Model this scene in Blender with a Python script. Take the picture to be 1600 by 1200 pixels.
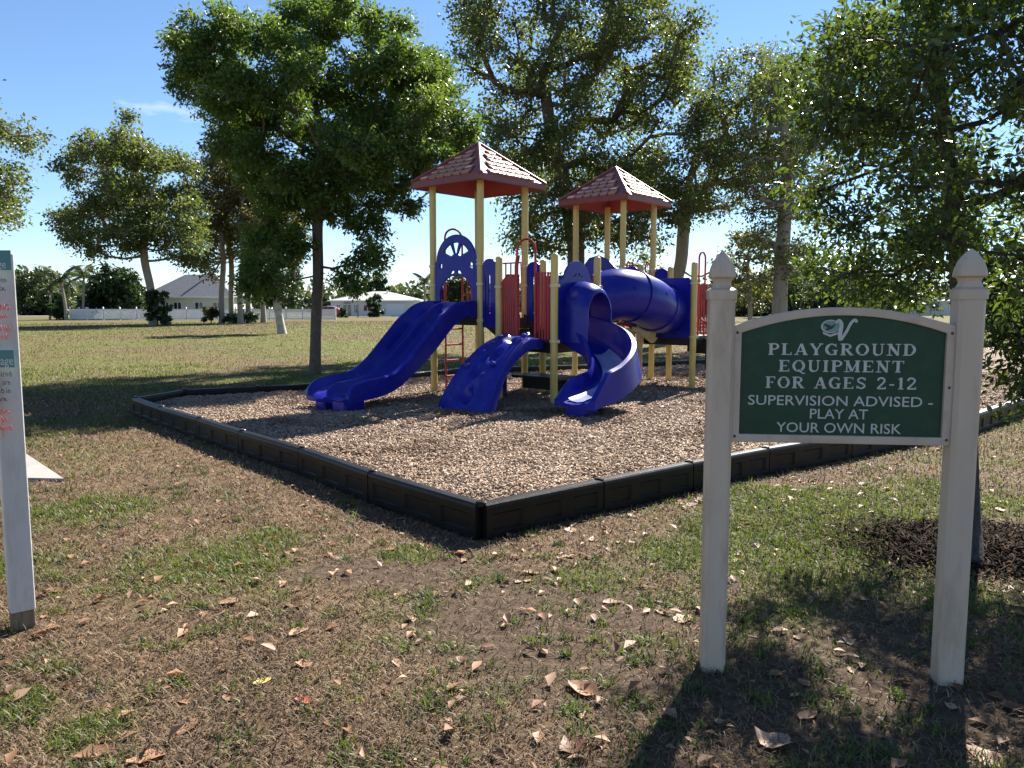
import bpy, math, random
import numpy as np
from mathutils import Vector, Matrix, geometry
PI = math.pi
R = math.radians
rng = np.random.default_rng(7)
random.seed(7)
scene = bpy.context.scene
for o in list(bpy.data.objects): bpy.data.objects.remove(o)

# ------------------------------------------------------------ camera, sky, sun
FPX, CAM_H = 1208.0, 1.5                      # focal length in photo pixels (1600 wide), eye height
PITCH = math.atan(120 / FPX)
cam_d = bpy.data.cameras.new('camera'); cam = bpy.data.objects.new('camera', cam_d)
scene.collection.objects.link(cam); scene.camera = cam
cam_d.sensor_width = 36; cam_d.lens = 36 * FPX / 1600
cam_d.clip_start = .05; cam_d.clip_end = 3000
cam.location = (0, 0, CAM_H); cam.rotation_euler = (PI / 2 - PITCH, 0, 0)

SUN_AZ, SUN_EL = R(29), R(38.5)                 # azimuth to the right of the view direction (+Y)
world = bpy.data.worlds.new('World'); scene.world = world; world.use_nodes = True
wn, wl = world.node_tree.nodes, world.node_tree.links
wn.clear()
w_out = wn.new('ShaderNodeOutputWorld'); w_bg = wn.new('ShaderNodeBackground')
w_sky = wn.new('ShaderNodeTexSky'); w_sky.sky_type = 'NISHITA'; w_sky.sun_disc = False
w_sky.sun_elevation = SUN_EL; w_sky.sun_rotation = SUN_AZ
w_sky.altitude = 900; w_sky.air_density = 1.0; w_sky.dust_density = 0.0; w_sky.ozone_density = 5.0
w_bg.inputs['Strength'].default_value = 0.06
# a few thin fair-weather wisps in the sky
w_tc = wn.new('ShaderNodeTexCoord'); w_map = wn.new('ShaderNodeMapping'); w_map.inputs['Scale'].default_value = (3, 3, 9)
w_no = wn.new('ShaderNodeTexNoise'); w_no.inputs['Scale'].default_value = 2.2; w_no.inputs['Detail'].default_value = 6
w_rmp = wn.new('ShaderNodeValToRGB'); w_rmp.color_ramp.elements[0].position = .66; w_rmp.color_ramp.elements[1].position = .85
w_mix = wn.new('ShaderNodeMixRGB'); w_mix.inputs['Color2'].default_value = (7, 7.3, 7.8, 1)
wl.new(w_tc.outputs['Generated'], w_map.inputs['Vector']); wl.new(w_map.outputs['Vector'], w_no.inputs['Vector'])
wl.new(w_no.outputs['Fac'], w_rmp.inputs['Fac']); wl.new(w_rmp.outputs['Color'], w_mix.inputs['Fac'])
wl.new(w_sky.outputs['Color'], w_mix.inputs['Color1']); wl.new(w_mix.outputs['Color'], w_bg.inputs['Color'])
wl.new(w_bg.outputs['Background'], w_out.inputs['Surface'])
sun_d = bpy.data.lights.new('sun', 'SUN'); sun = bpy.data.objects.new('sun', sun_d); scene.collection.objects.link(sun)
sun_d.energy = 5.0; sun_d.angle = R(.53); sun_d.color = (1, .94, .84)
S = Vector((math.sin(SUN_AZ) * math.cos(SUN_EL), math.cos(SUN_AZ) * math.cos(SUN_EL), math.sin(SUN_EL)))
sun.rotation_euler = (-S).to_track_quat('-Z', 'Y').to_euler(); sun.location = S * 60
vs = scene.view_settings
vs.view_transform = 'Standard'; vs.look = 'None'; vs.gamma = 1; vs.exposure = 1.55; vs.use_curve_mapping = False

# ------------------------------------------------------------ pixel helpers (photo pixels, 1600x1200)
cP, sP = math.cos(PITCH), math.sin(PITCH)
def ray(u, v):
    x = (u - 800) / FPX; y = -(v - 600) / FPX
    return Vector((x, cP + y * sP, -sP + y * cP))
def G(u, v, z=0.0):                           # where that direction meets height z
    d = ray(u, v); t = (z - CAM_H) / d.z
    return Vector((t * d.x, t * d.y, z))
def W(u, v, dist):                            # where that direction reaches forward distance dist
    d = ray(u, v); t = dist / d.y
    return Vector((t * d.x, dist, CAM_H + t * d.z))

# ------------------------------------------------------------ numpy value noise
def _h(ix, iy, s):
    n = (ix * 374761393 + iy * 668265263 + s * 974634777) & 0x7fffffff
    n = ((n ^ (n >> 13)) * 1274126177) & 0x7fffffff
    return ((n ^ (n >> 16)) & 0xffff) / 65535.0
def vnoise(x, y, s=0):
    x = np.asarray(x, float); y = np.asarray(y, float)
    ix = np.floor(x).astype(np.int64); iy = np.floor(y).astype(np.int64)
    fx = x - ix; fy = y - iy; fx = fx * fx * (3 - 2 * fx); fy = fy * fy * (3 - 2 * fy)
    a = _h(ix, iy, s); b = _h(ix + 1, iy, s); c = _h(ix, iy + 1, s); d = _h(ix + 1, iy + 1, s)
    return (a + (b - a) * fx) * (1 - fy) + (c + (d - c) * fx) * fy
def fbm(x, y, s=0, o=4):
    t = 0; a = .5; n = 0
    for k in range(o):
        t = t + a * vnoise(x * 2 ** k, y * 2 ** k, s + k); n += a; a *= .55
    return t / n

# ------------------------------------------------------------ materials
MATS = {}
def new_mat(name):
    m = bpy.data.materials.new(name); m.use_nodes = True; MATS[name] = m
    nt = m.node_tree; b = nt.nodes['Principled BSDF']
    return m, nt, b
def mat(name, col, rough=.5, spec=.5, metal=0, vary=.12, scale=6, bump=0, bscale=60, dirt=None, dirt_scale=3, dirt_amt=.5, coat=0, stretch=None):
    """plain surface with soft colour variation, optional dirt patches and fine relief"""
    m, nt, b = new_mat(name); N = nt.nodes; L = nt.links
    b.inputs['Roughness'].default_value = rough; b.inputs['Specular IOR Level'].default_value = spec
    b.inputs['Metallic'].default_value = metal; b.inputs['Coat Weight'].default_value = coat
    tc = N.new('ShaderNodeTexCoord'); no = N.new('ShaderNodeTexNoise'); no.inputs['Scale'].default_value = scale; no.inputs['Detail'].default_value = 5
    src = tc.outputs['Object']
    if stretch:
        mp = N.new('ShaderNodeMapping'); mp.inputs['Scale'].default_value = stretch
        L.new(src, mp.inputs['Vector']); src = mp.outputs['Vector']
    L.new(src, no.inputs['Vector'])
    r = N.new('ShaderNodeValToRGB'); c = np.array(col)
    r.color_ramp.elements[0].position = .3; r.color_ramp.elements[1].position = .7
    r.color_ramp.elements[0].color = (*(c * (1 - vary)), 1); r.color_ramp.elements[1].color = (*np.minimum(c * (1 + vary), 1), 1)
    L.new(no.outputs['Fac'], r.inputs['Fac']); out = r.outputs['Color']
    if dirt:
        n2 = N.new('ShaderNodeTexNoise'); n2.inputs['Scale'].default_value = dirt_scale; n2.inputs['Detail'].default_value = 8; n2.inputs['Roughness'].default_value = .7
        L.new(src, n2.inputs['Vector'])
        r2 = N.new('ShaderNodeValToRGB'); r2.color_ramp.elements[0].position = .5; r2.color_ramp.elements[1].position = .72
        r2.color_ramp.elements[1].color = (dirt_amt,) * 3 + (1,)
        L.new(n2.outputs['Fac'], r2.inputs['Fac'])
        mx = N.new('ShaderNodeMixRGB'); mx.inputs['Color2'].default_value = (*dirt, 1)
        L.new(r2.outputs['Color'], mx.inputs['Fac']); L.new(out, mx.inputs['Color1']); out = mx.outputs['Color']
    L.new(out, b.inputs['Base Color'])
    if bump:
        n3 = N.new('ShaderNodeTexNoise'); n3.inputs['Scale'].default_value = bscale; n3.inputs['Detail'].default_value = 4
        bp = N.new('ShaderNodeBump'); bp.inputs['Strength'].default_value = bump; bp.inputs['Distance'].default_value = .01
        L.new(src, n3.inputs['Vector']); L.new(n3.outputs['Fac'], bp.inputs['Height']); L.new(bp.outputs['Normal'], b.inputs['Normal'])
    return m
def leaf_mat(name, stops, rough=.42, transl=.35, spec=.5, tcol=(1.35, 1.35, .6)):
    """stops: colours picked per leaf through the mesh attribute 'tint'"""
    m, nt, b = new_mat(name); N = nt.nodes; L = nt.links
    at = N.new('ShaderNodeAttribute'); at.attribute_name = 'tint'
    r = N.new('ShaderNodeValToRGB'); els = r.color_ramp.elements
    while len(els) < len(stops): els.new(.5)
    for e, (p, c) in zip(els, stops): e.position = p; e.color = (*c, 1)
    L.new(at.outputs['Fac'], r.inputs['Fac']); L.new(r.outputs['Color'], b.inputs['Base Color'])
    b.inputs['Roughness'].default_value = rough; b.inputs['Specular IOR Level'].default_value = spec
    if transl:
        tr = N.new('ShaderNodeBsdfTranslucent'); mu = N.new('ShaderNodeMixRGB'); mu.blend_type = 'MULTIPLY'; mu.inputs['Fac'].default_value = 1
        mu.inputs['Color2'].default_value = (*tcol, 1); L.new(r.outputs['Color'], mu.inputs['Color1']); L.new(mu.outputs['Color'], tr.inputs['Color'])
        ms = N.new('ShaderNodeMixShader'); ms.inputs['Fac'].default_value = transl
        L.new(b.outputs['BSDF'], ms.inputs[1]); L.new(tr.outputs['BSDF'], ms.inputs[2])
        L.new(ms.outputs['Shader'], N['Material Output'].inputs['Surface'])
    return m

BLUE = mat('blue_plastic', (.009, .012, .25), rough=.3, spec=.3, vary=.12, scale=3, dirt=(.05, .065, .3), dirt_scale=4, dirt_amt=.55, bump=.05, bscale=30)
BLUEW = mat('worn_skylit_blue_plastic', (.24, .26, .48), rough=.3, vary=.25, scale=4, dirt=(.2, .22, .4), dirt_scale=6, dirt_amt=.4)  # worn plastic; part of its paleness is painted sky reflection
YELLOW = mat('yellow_powder_coat', (.62, .47, .13), rough=.42, vary=.07, scale=4, dirt=(.4, .3, .12), dirt_scale=7, dirt_amt=.35, bump=.05)
YELLOWP = mat('pale_yellow_plastic', (.66, .56, .28), rough=.4, vary=.08)
RED = mat('red_powder_coat', (.36, .02, .022), rough=.36, vary=.15, dirt=(.2, .03, .025), dirt_scale=8, dirt_amt=.4)
ROOF = mat('maroon_roof_plastic', (.2, .042, .034), rough=.45, vary=.12, scale=4, dirt=(.2, .06, .05), dirt_scale=6, dirt_amt=.5)
UNDERGLOW = mat('red_roof_glow', (.3, .03, .03), rough=.5, vary=.1)  # brighter red underside: daylight glowing through the roof put into the colour
SHINGLE = mat('faded_sunlit_shingle', (.42, .2, .145), rough=.36, vary=.25, scale=9, dirt=(.6, .4, .33), dirt_scale=14, dirt_amt=.6)  # pale from fading, with the tiles' sun and sky reflection put into the colour
DECK = mat('black_deck_coating', (.012, .012, .013), rough=.5, vary=.3, bump=.3, bscale=80)
BORDER = mat('black_recycled_plastic', (.005, .005, .0055), rough=.4, spec=.28, vary=.3, scale=5, dirt=(.018, .016, .014), dirt_scale=9, dirt_amt=.5, bump=.15, bscale=50)
STEEL = mat('galvanised_steel', (.45, .45, .44), rough=.35, metal=.9)
RUSTY = mat('rusty_bolt', (.09, .045, .03), rough=.7)
VINYL = mat('aged_cream_paint', (.56, .44, .335), rough=.5, vary=.08, scale=3, dirt=(.3, .21, .13), dirt_scale=3.5, dirt_amt=.75, bump=.15, bscale=25, stretch=(2, 2, .5))
FRAMEP = mat('beige_sign_frame', (.52, .41, .32), rough=.5, vary=.1, scale=6, dirt=(.3, .2, .14), dirt_scale=10, dirt_amt=.5)
SIGNG = mat('dark_green_sign_paint', (.012, .05, .026), rough=.45, spec=.3, vary=.12, scale=8, dirt=(.04, .1, .065), dirt_scale=14, dirt_amt=.4)
LETTER = mat('grey_white_lettering', (.5, .5, .47), rough=.5, vary=.1, scale=30)
LOGOG = mat('grey_green_logo', (.16, .27, .24), rough=.5, vary=.15, scale=40)
LOGOD = mat('dark_logo_bird', (.012, .03, .03), rough=.5)
SIGNW = mat('cream_sign_sheet', (.7, .5, .4), rough=.45, vary=.04, scale=4)
TEAL = mat('teal_print', (.06, .19, .2), rough=.45, vary=.06)
INK = mat('black_print', (.03, .03, .03), rough=.5)
INKR = mat('red_print', (.5, .05, .04), rough=.5)
CONC = mat('concrete', (.31, .29, .265), rough=.8, vary=.12, scale=5, dirt=(.3, .27, .23), dirt_scale=4, dirt_amt=.5, bump=.3, bscale=90)
POSTW = mat('weathered_white_post', (.55, .53, .5), rough=.6, vary=.1, scale=4, dirt=(.33, .31, .27), dirt_scale=7, dirt_amt=.5, bump=.2, bscale=40, stretch=(3, 3, .6))
WOODB = mat('bare_wood', (.2, .14, .085), rough=.8, vary=.35, scale=12, stretch=(6, 6, .6), bump=.4)
BARK = mat('grey_brown_bark', (.12, .09, .068), rough=.9, vary=.4, scale=7, stretch=(5, 5, 1.2), bump=1, bscale=14)
BARKP = mat('pale_bark', (.3, .26, .21), rough=.85, vary=.3, scale=3, dirt=(.12, .1, .08), dirt_scale=3, dirt_amt=.8, stretch=(2, 2, .8), bump=.6, bscale=14)
BARKD = mat('dark_bark', (.06, .05, .042), rough=.9, vary=.4, scale=9, stretch=(5, 5, 1.2), bump=1, bscale=18)
BARKW = mat('whitish_bark', (.42, .39, .34), rough=.85, vary=.35, scale=3, dirt=(.12, .1, .08), dirt_scale=2.5, dirt_amt=.9, bump=.5, bscale=12)
L_MAIN = leaf_mat('shade_tree_leaves', [(0, (.05, .09, .022)), (.5, (.09, .15, .036)), (1, (.17, .23, .06))], transl=.52, tcol=(1.4, 1.35, .6))
L_SYC = leaf_mat('olive_leaves', [(0, (.055, .08, .032)), (.6, (.11, .14, .05)), (.85, (.17, .17, .06)), (1, (.24, .16, .07))], transl=.55, rough=.38)
L_BRN = leaf_mat('brownish_leaves', [(0, (.06, .075, .03)), (.5, (.11, .11, .042)), (.8, (.17, .13, .055)), (1, (.23, .13, .065))], transl=.5, rough=.4)
L_NEAR = leaf_mat('glossy_leaves', [(0, (.038, .066, .02)), (.6, (.08, .12, .03)), (1, (.17, .2, .05))], transl=.46, rough=.27, spec=.6)
L_DARK = leaf_mat('dark_shrub_leaves', [(0, (.016, .04, .014)), (.6, (.03, .06, .018)), (1, (.06, .09, .028))], transl=.25)
L_PALM = leaf_mat('palm_leaves', [(0, (.03, .06, .018)), (.6, (.06, .09, .024)), (1, (.16, .14, .05))], transl=.25, rough=.4)
L_FAR = leaf_mat('far_leaves', [(0, (.04, .065, .03)), (.6, (.07, .095, .04)), (1, (.13, .12, .06))], transl=.3)
GRASSG = leaf_mat('green_blades', [(0, (.05, .08, .02)), (.6, (.1, .14, .03)), (1, (.19, .21, .06))], transl=.4, rough=.55)
GRASSD = leaf_mat('dry_blades', [(0, (.045, .031, .02)), (.35, (.145, .093, .055)), (.75, (.28, .19, .112)), (1, (.46, .35, .225))], transl=.25, rough=.75, tcol=(1, .9, .7))
CHIPM = leaf_mat('wood_chip', [(0, (.09, .055, .035)), (.35, (.25, .17, .115)), (.75, (.43, .33, .25)), (1, (.62, .53, .44))], transl=0, rough=.85, spec=.15)
MULCHM = leaf_mat('dark_mulch', [(0, (.01, .007, .005)), (.65, (.03, .019, .013)), (1, (.14, .085, .055))], transl=0, rough=.95, spec=.08)
LEAFB = leaf_mat('dry_leaf', [(0, (.12, .05, .025)), (.4, (.25, .12, .06)), (.8, (.38, .21, .115)), (1, (.5, .34, .22))], transl=.2, rough=.6, tcol=(1, .8, .5))
LEAFY = mat('yellow_leaf', (.72, .6, .16), rough=.5, vary=.12, scale=20)
TWIG = mat('dead_twig', (.11, .065, .045), rough=.9, vary=.3)
H_WALL = mat('pale_green_stucco', (.6, .6, .5), rough=.85, vary=.04)
H_WALL2 = mat('white_stucco', (.66, .65, .62), rough=.85, vary=.04)
H_ROOF = mat('grey_shingle_roof', (.2, .2, .205), rough=.85, vary=.15, scale=3)
H_ROOF2 = mat('light_grey_roof', (.36, .36, .35), rough=.8, vary=.1, scale=3)
H_TRIM = mat('white_trim', (.75, .75, .73), rough=.5, vary=.03)
GLASS = mat('dark_window_glass', (.02, .028, .033), rough=.08, spec=.6)
SCREEN = mat('dark_screen_mesh', (.035, .05, .05), rough=.6)
BRONZE = mat('bronze_frame', (.05, .04, .035), rough=.5)
FENCE = mat('white_vinyl_fence', (.72, .71, .73), rough=.45, vary=.05, scale=1)
CARRED = mat('red_car_paint', (.42, .01, .016), rough=.25, coat=.6, vary=.03)
TYRE = mat('tyre_rubber', (.015, .015, .015), rough=.8)
LAMPR = mat('red_tail_lamp', (.3, .01, .01), rough=.2)
LAMPW = mat('clear_head_lamp', (.7, .7, .7), rough=.15)

# the lawn: three vertex attributes say where green grass, bare soil and wear lie
def lawn_mat():
    m, nt, b = new_mat('lawn_ground'); N = nt.nodes; L = nt.links
    b.inputs['Roughness'].default_value = .95; b.inputs['Specular IOR Level'].default_value = .1
    tc = N.new('ShaderNodeTexCoord')
    def noise(sc, det=6, rough=.6, mapping=None):
        n = N.new('ShaderNodeTexNoise'); n.inputs['Scale'].default_value = sc; n.inputs['Detail'].default_value = det; n.inputs['Roughness'].default_value = rough
        L.new(tc.outputs['Object'], n.inputs['Vector']); return n.outputs['Fac']
    def ramp(f, stops):
        r = N.new('ShaderNodeValToRGB'); e = r.color_ramp.elements
        while len(e) < len(stops): e.new(.5)
        for q, (p, c) in zip(e, stops): q.position = p; q.color = (*c, 1)
        L.new(f, r.inputs['Fac']); return r.outputs['Color']
    def mix(f, a, c):
        x = N.new('ShaderNodeMixRGB'); L.new(f, x.inputs['Fac']); L.new(a, x.inputs['Color1']); L.new(c, x.inputs['Color2']); return x.outputs['Color']
    dry = ramp(noise(45, 8, .75), [(.32, (.055, .038, .025)), (.48, (.15, .1, .06)), (.62, (.23, .16, .097)), (.75, (.36, .265, .165))])
    green = ramp(noise(30, 8, .75), [(.3, (.05, .065, .018)), (.5, (.13, .135, .04)), (.72, (.22, .21, .07))])
    soil = ramp(noise(18, 9, .7), [(.3, (.045, .03, .02)), (.5, (.1, .07, .048)), (.66, (.16, .115, .083)), (.8, (.3, .25, .21))])
    a1 = N.new('ShaderNodeAttribute'); a1.attribute_name = 'green'
    a2 = N.new('ShaderNodeAttribute'); a2.attribute_name = 'soil'
    def thresh(att, sc):
        mth = N.new('ShaderNodeMath'); mth.operation = 'ADD'; L.new(att, mth.inputs[0])
        s2 = N.new('ShaderNodeMath'); s2.operation = 'MULTIPLY_ADD'; L.new(noise(sc, 7, .7), s2.inputs[0]); s2.inputs[1].default_value = 1.2; s2.inputs[2].default_value = -.6
        L.new(s2.outputs[0], mth.inputs[1])
        mr = N.new('ShaderNodeMapRange'); mr.inputs['From Min'].default_value = .25; mr.inputs['From Max'].default_value = .75
        L.new(mth.outputs[0], mr.inputs['Value']); return mr.outputs['Result']
    def mott(c, sc, lo, hi):
        x = N.new('ShaderNodeMixRGB'); x.blend_type = 'MULTIPLY'; x.inputs['Fac'].default_value = 1; L.new(c, x.inputs['Color1'])
        L.new(ramp(noise(sc, 9, .8), [(.3, (lo,) * 3), (.7, (hi,) * 3)]), x.inputs['Color2']); return x.outputs['Color']
    dry = mott(mott(dry, 1.7, .62, 1.25), .35, .8, 1.15); green = mott(mott(green, 2.3, .6, 1.25), .3, .75, 1.15)
    t9 = thresh(a1.outputs['Fac'], 9); t1 = thresh(a1.outputs['Fac'], 1.3)
    av = N.new('ShaderNodeMath'); av.operation = 'MULTIPLY_ADD'; L.new(t1, av.inputs[0]); av.inputs[1].default_value = .5
    hf = N.new('ShaderNodeMath'); hf.operation = 'MULTIPLY'; L.new(t9, hf.inputs[0]); hf.inputs[1].default_value = .5; L.new(hf.outputs[0], av.inputs[2])
    col = mix(av.outputs[0], dry, green)
    col = mix(thresh(a2.outputs['Fac'], 7), col, soil)
    L.new(col, b.inputs['Base Color'])
    bp = N.new('ShaderNodeBump'); bp.inputs['Strength'].default_value = .9; bp.inputs['Distance'].default_value = .02
    L.new(noise(70, 6, .7), bp.inputs['Height']); L.new(bp.outputs['Normal'], b.inputs['Normal'])
    return m
LAWN = lawn_mat()
def chipbed_mat():
    m, nt, b = new_mat('wood_chip_bed'); N = nt.nodes; L = nt.links
    b.inputs['Roughness'].default_value = .9; b.inputs['Specular IOR Level'].default_value = .15
    tc = N.new('ShaderNodeTexCoord'); v = N.new('ShaderNodeTexVoronoi'); v.inputs['Scale'].default_value = 38; v.inputs['Randomness'].default_value = 1
    n = N.new('ShaderNodeTexNoise'); n.inputs['Scale'].default_value = 14; n.inputs['Detail'].default_value = 8
    mx = N.new('ShaderNodeMixRGB'); mx.inputs['Fac'].default_value = .12
    L.new(tc.outputs['Object'], n.inputs['Vector']); L.new(tc.outputs['Object'], mx.inputs['Color1']); L.new(n.outputs['Color'], mx.inputs['Color2']); L.new(mx.outputs['Color'], v.inputs['Vector'])
    sep = N.new('ShaderNodeSeparateColor'); L.new(v.outputs['Color'], sep.inputs['Color'])
    r = N.new('ShaderNodeValToRGB'); e = r.color_ramp.elements; e.new(.4); e.new(.75)
    for q, (p, c) in zip(e, [(0, (.07, .045, .03)), (.4, (.23, .16, .11)), (.75, (.38, .29, .21)), (1, (.55, .46, .37))]): q.position = p; q.color = (*c, 1)
    L.new(sep.outputs['Red'], r.inputs['Fac']); L.new(r.outputs['Color'], b.inputs['Base Color'])
    bp = N.new('ShaderNodeBump'); bp.inputs['Strength'].default_value = 1; bp.inputs['Distance'].default_value = .03
    L.new(v.outputs['Distance'], bp.inputs['Height']); L.new(bp.outputs['Normal'], b.inputs['Normal'])
    return m
CHIPBED = chipbed_mat()

# ------------------------------------------------------------ mesh helpers
def link(o, parent=None):
    scene.collection.objects.link(o)
    if parent is not None: o.parent = parent
    return o
def tag(o, label=None, cat=None, group=None, kind=None):
    if label: o['label'] = label
    if cat: o['category'] = cat
    if group: o['group'] = group
    if kind: o['kind'] = kind
    return o
def world_matrix(p):
    M = Matrix.Identity(4)
    while p is not None: M = p.matrix_basis @ M; p = p.parent
    return M
def empty(name, loc, label, cat, group=None):
    o = bpy.data.objects.new(name, None); o.location = loc; o.empty_display_size = .2
    return tag(link(o), label, cat, group)
def np_mesh(name, V, F, material, smooth=False, tint=None, attrs=None):
    """V (n,3) array, F (m,k) array of equal-sized faces"""
    V = np.ascontiguousarray(V, np.float32); F = np.ascontiguousarray(F, np.int32)
    me = bpy.data.meshes.new(name); k = F.shape[1]
    me.vertices.add(len(V)); me.vertices.foreach_set('co', V.ravel())
    me.loops.add(F.size); me.loops.foreach_set('vertex_index', F.ravel())
    me.polygons.add(len(F)); me.polygons.foreach_set('loop_start', np.arange(0, F.size, k, dtype=np.int32))
    me.update(calc_edges=True); me.validate()
    if smooth: me.polygons.foreach_set('use_smooth', np.ones(len(me.polygons), bool))
    if tint is not None:
        a = me.attributes.new('tint', 'FLOAT', 'POINT'); a.data.foreach_set('value', np.ascontiguousarray(tint, np.float32))
    for n_, arr in (attrs or {}).items():
        a = me.attributes.new(n_, 'FLOAT', 'POINT'); a.data.foreach_set('value', np.ascontiguousarray(arr, np.float32))
    me.materials.append(material); return me

class MB:
    """collects shapes in world coordinates; build() makes ONE mesh object"""
    def __init__(s): s.v = []; s.f = []
    def add(s, vs_, fs):
        n = len(s.v); s.v += [tuple(p) for p in vs_]; s.f += [tuple(i + n for i in f) for f in fs]; return s
    def box(s, c, size, M=None, bev=0):
        x, y, z = [d / 2 for d in size]; c = Vector(c)
        if bev:
            b = min(bev, x * .9, y * .9, z * .9)
            pr = [(-x + b, -y), (x - b, -y), (x, -y + b), (x, y - b), (x - b, y), (-x + b, y), (-x, y - b), (-x, -y + b)]
            inn = [(-x + b, -y + b), (x - b, -y + b), (x - b, -y + b), (x - b, y - b), (x - b, y - b), (-x + b, y - b), (-x + b, y - b), (-x + b, -y + b)]
            vs_ = [Vector((p[0], p[1], -z)) * 1 for p in inn] + [Vector((p[0], p[1], -z + b)) for p in pr] + [Vector((p[0], p[1], z - b)) for p in pr] + [Vector((p[0], p[1], z)) for p in inn]
            fs = []
            for r_ in range(3):
                for i in range(8): j = (i + 1) % 8; fs.append((r_ * 8 + i, r_ * 8 + j, r_ * 8 + 8 + j, r_ * 8 + 8 + i))
            fs.append(tuple(range(7, -1, -1))); fs.append(tuple(range(24, 32)))
        else:
            vs_ = [Vector((i * x, j * y, k * z)) for k in (-1, 1) for i, j in ((-1, -1), (1, -1), (1, 1), (-1, 1))]
            fs = [(3, 2, 1, 0), (4, 5, 6, 7), (0, 1, 5, 4), (1, 2, 6, 5), (2, 3, 7, 6), (3, 0, 4, 7)]
        if M is not None: vs_ = [M @ p for p in vs_]
        return s.add([p + c for p in vs_], fs)
    def tube(s, pts, rad, n=8, caps=True, closed=False):
        pts = [Vector(p) for p in pts]; m = len(pts)
        rads = rad if hasattr(rad, '__len__') else [rad] * m
        up = None; vs_ = []
        for i, p in enumerate(pts):
            if closed: t = pts[(i + 1) % m] - pts[i - 1]
            else: t = pts[min(i + 1, m - 1)] - pts[max(i - 1, 0)]
            if t.length < 1e-9: t = Vector((0, 0, 1))
            t.normalize()
            if up is None:
                up = Vector((0, 0, 1)) if abs(t.z) < .9 else Vector((1, 0, 0))
            x = up - t * up.dot(t)
            if x.length < 1e-6: x = t.orthogonal()
            x.normalize(); y = t.cross(x); up = x
            for k in range(n):
                a = 2 * PI * k / n; vs_.append(p + (x * math.cos(a) + y * math.sin(a)) * rads[i])
        fs = []
        for i in range(m if closed else m - 1):
            i2 = (i + 1) % m
            for k in range(n): k2 = (k + 1) % n; fs.append((i * n + k, i * n + k2, i2 * n + k2, i2 * n + k))
        if caps and not closed: fs += [tuple(range(n - 1, -1, -1)), tuple(range((m - 1) * n, m * n))]
        return s.add(vs_, fs)
    def lathe(s, prof, c, n=16, M=None):
        """prof: (radius, height) list, around vertical axis through c"""
        vs_ = [Vector((r_ * math.cos(2 * PI * k / n), r_ * math.sin(2 * PI * k / n), h)) for r_, h in prof for k in range(n)]
        if M is not None: vs_ = [M @ p for p in vs_]
        fs = [(i * n + k, i * n + (k + 1) % n, (i + 1) * n + (k + 1) % n, (i + 1) * n + k) for i in range(len(prof) - 1) for k in range(n)]
        fs += [tuple(range(n - 1, -1, -1)), tuple(range((len(prof) - 1) * n, len(prof) * n))]
        return s.add([p + Vector(c) for p in vs_], fs)
    def grid(s, rows, closed_u=False):
        """rows of equally many points, joined to a sheet"""
        n = len(rows[0]); vs_ = [p for r_ in rows for p in r_]; fs = []
        for i in range(len(rows) - 1):
            for k in range(n if closed_u else n - 1):
                k2 = (k + 1) % n; fs.append((i * n + k, i * n + k2, (i + 1) * n + k2, (i + 1) * n + k))
        return s.add(vs_, fs)
    def prism(s, poly, o, ax, ay, az, d):
        """2D polygon in plane (o, ax, ay) extruded by d along az"""
        ax, ay, az, o = Vector(ax), Vector(ay), Vector(az), Vector(o); n = len(poly)
        a = [o + ax * p[0] + ay * p[1] for p in poly]; b_ = [p + az * d for p in a]
        return s.add(a + b_, [tuple(range(n - 1, -1, -1)), tuple(range(n, 2 * n))] + [(i, (i + 1) % n, n + (i + 1) % n, n + i) for i in range(n)])
    def mesh(s, name, material, smooth=None, origin=(0, 0, 0), solid=0):
        me = bpy.data.meshes.new(name); ox, oy, oz = origin
        me.from_pydata([(x - ox, y - oy, z - oz) for x, y, z in s.v], [], s.f); me.update()
        import bmesh
        bm = bmesh.new(); bm.from_mesh(me)
        bmesh.ops.recalc_face_normals(bm, faces=bm.faces); bm.to_mesh(me); bm.free()
        if smooth is not None:
            me.polygons.foreach_set('use_smooth', np.ones(len(me.polygons), bool)); me.set_sharp_from_angle(angle=R(smooth))
        me.materials.append(material); return me
    def build(s, name, material, parent=None, smooth=35, label=None):
        Mi = world_matrix(parent).inverted(); s.v = [tuple(Mi @ Vector(p)) for p in s.v]
        o = bpy.data.objects.new(name, s.mesh(name, material, smooth)); link(o, parent)
        if label: o['label'] = label
        return o
def outline_mesh(splines, depth, bevel=0, name='panel'):
    """2D outlines (first outer, others holes) -> triangulated plate of thickness depth, in its local XY plane"""
    cu = bpy.data.curves.new(name, 'CURVE'); cu.dimensions = '2D'; cu.fill_mode = 'BOTH'; cu.extrude = depth / 2; cu.bevel_depth = bevel; cu.bevel_resolution = 1
    for pts in splines:
        sp = cu.splines.new('POLY'); sp.points.add(len(pts) - 1); sp.use_cyclic_u = True
        for q, p in zip(sp.points, pts): q.co = (p[0], p[1], 0, 1)
    o = bpy.data.objects.new(name, cu); scene.collection.objects.link(o)
    dg = bpy.context.evaluated_depsgraph_get(); dg.update()
    me = bpy.data.meshes.new_from_object(o.evaluated_get(dg)); bpy.data.objects.remove(o); bpy.data.curves.remove(cu)
    me.name = name; me.polygons.foreach_set('use_smooth', np.zeros(len(me.polygons), bool)); return me
def text_mesh(body, size, depth=.001, bold=0, space=1, align='CENTER', shear=0):
    cu = bpy.data.curves.new('text', 'FONT'); cu.body = body; cu.size = size; cu.extrude = depth / 2; cu.offset = bold; cu.space_character = space; cu.align_x = align; cu.shear = shear; cu.resolution_u = 3
    o = bpy.data.objects.new('text', cu); scene.collection.objects.link(o)
    dg = bpy.context.evaluated_depsgraph_get(); dg.update()
    me = bpy.data.meshes.new_from_object(o.evaluated_get(dg)); bpy.data.objects.remove(o); bpy.data.curves.remove(cu); return me
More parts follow.
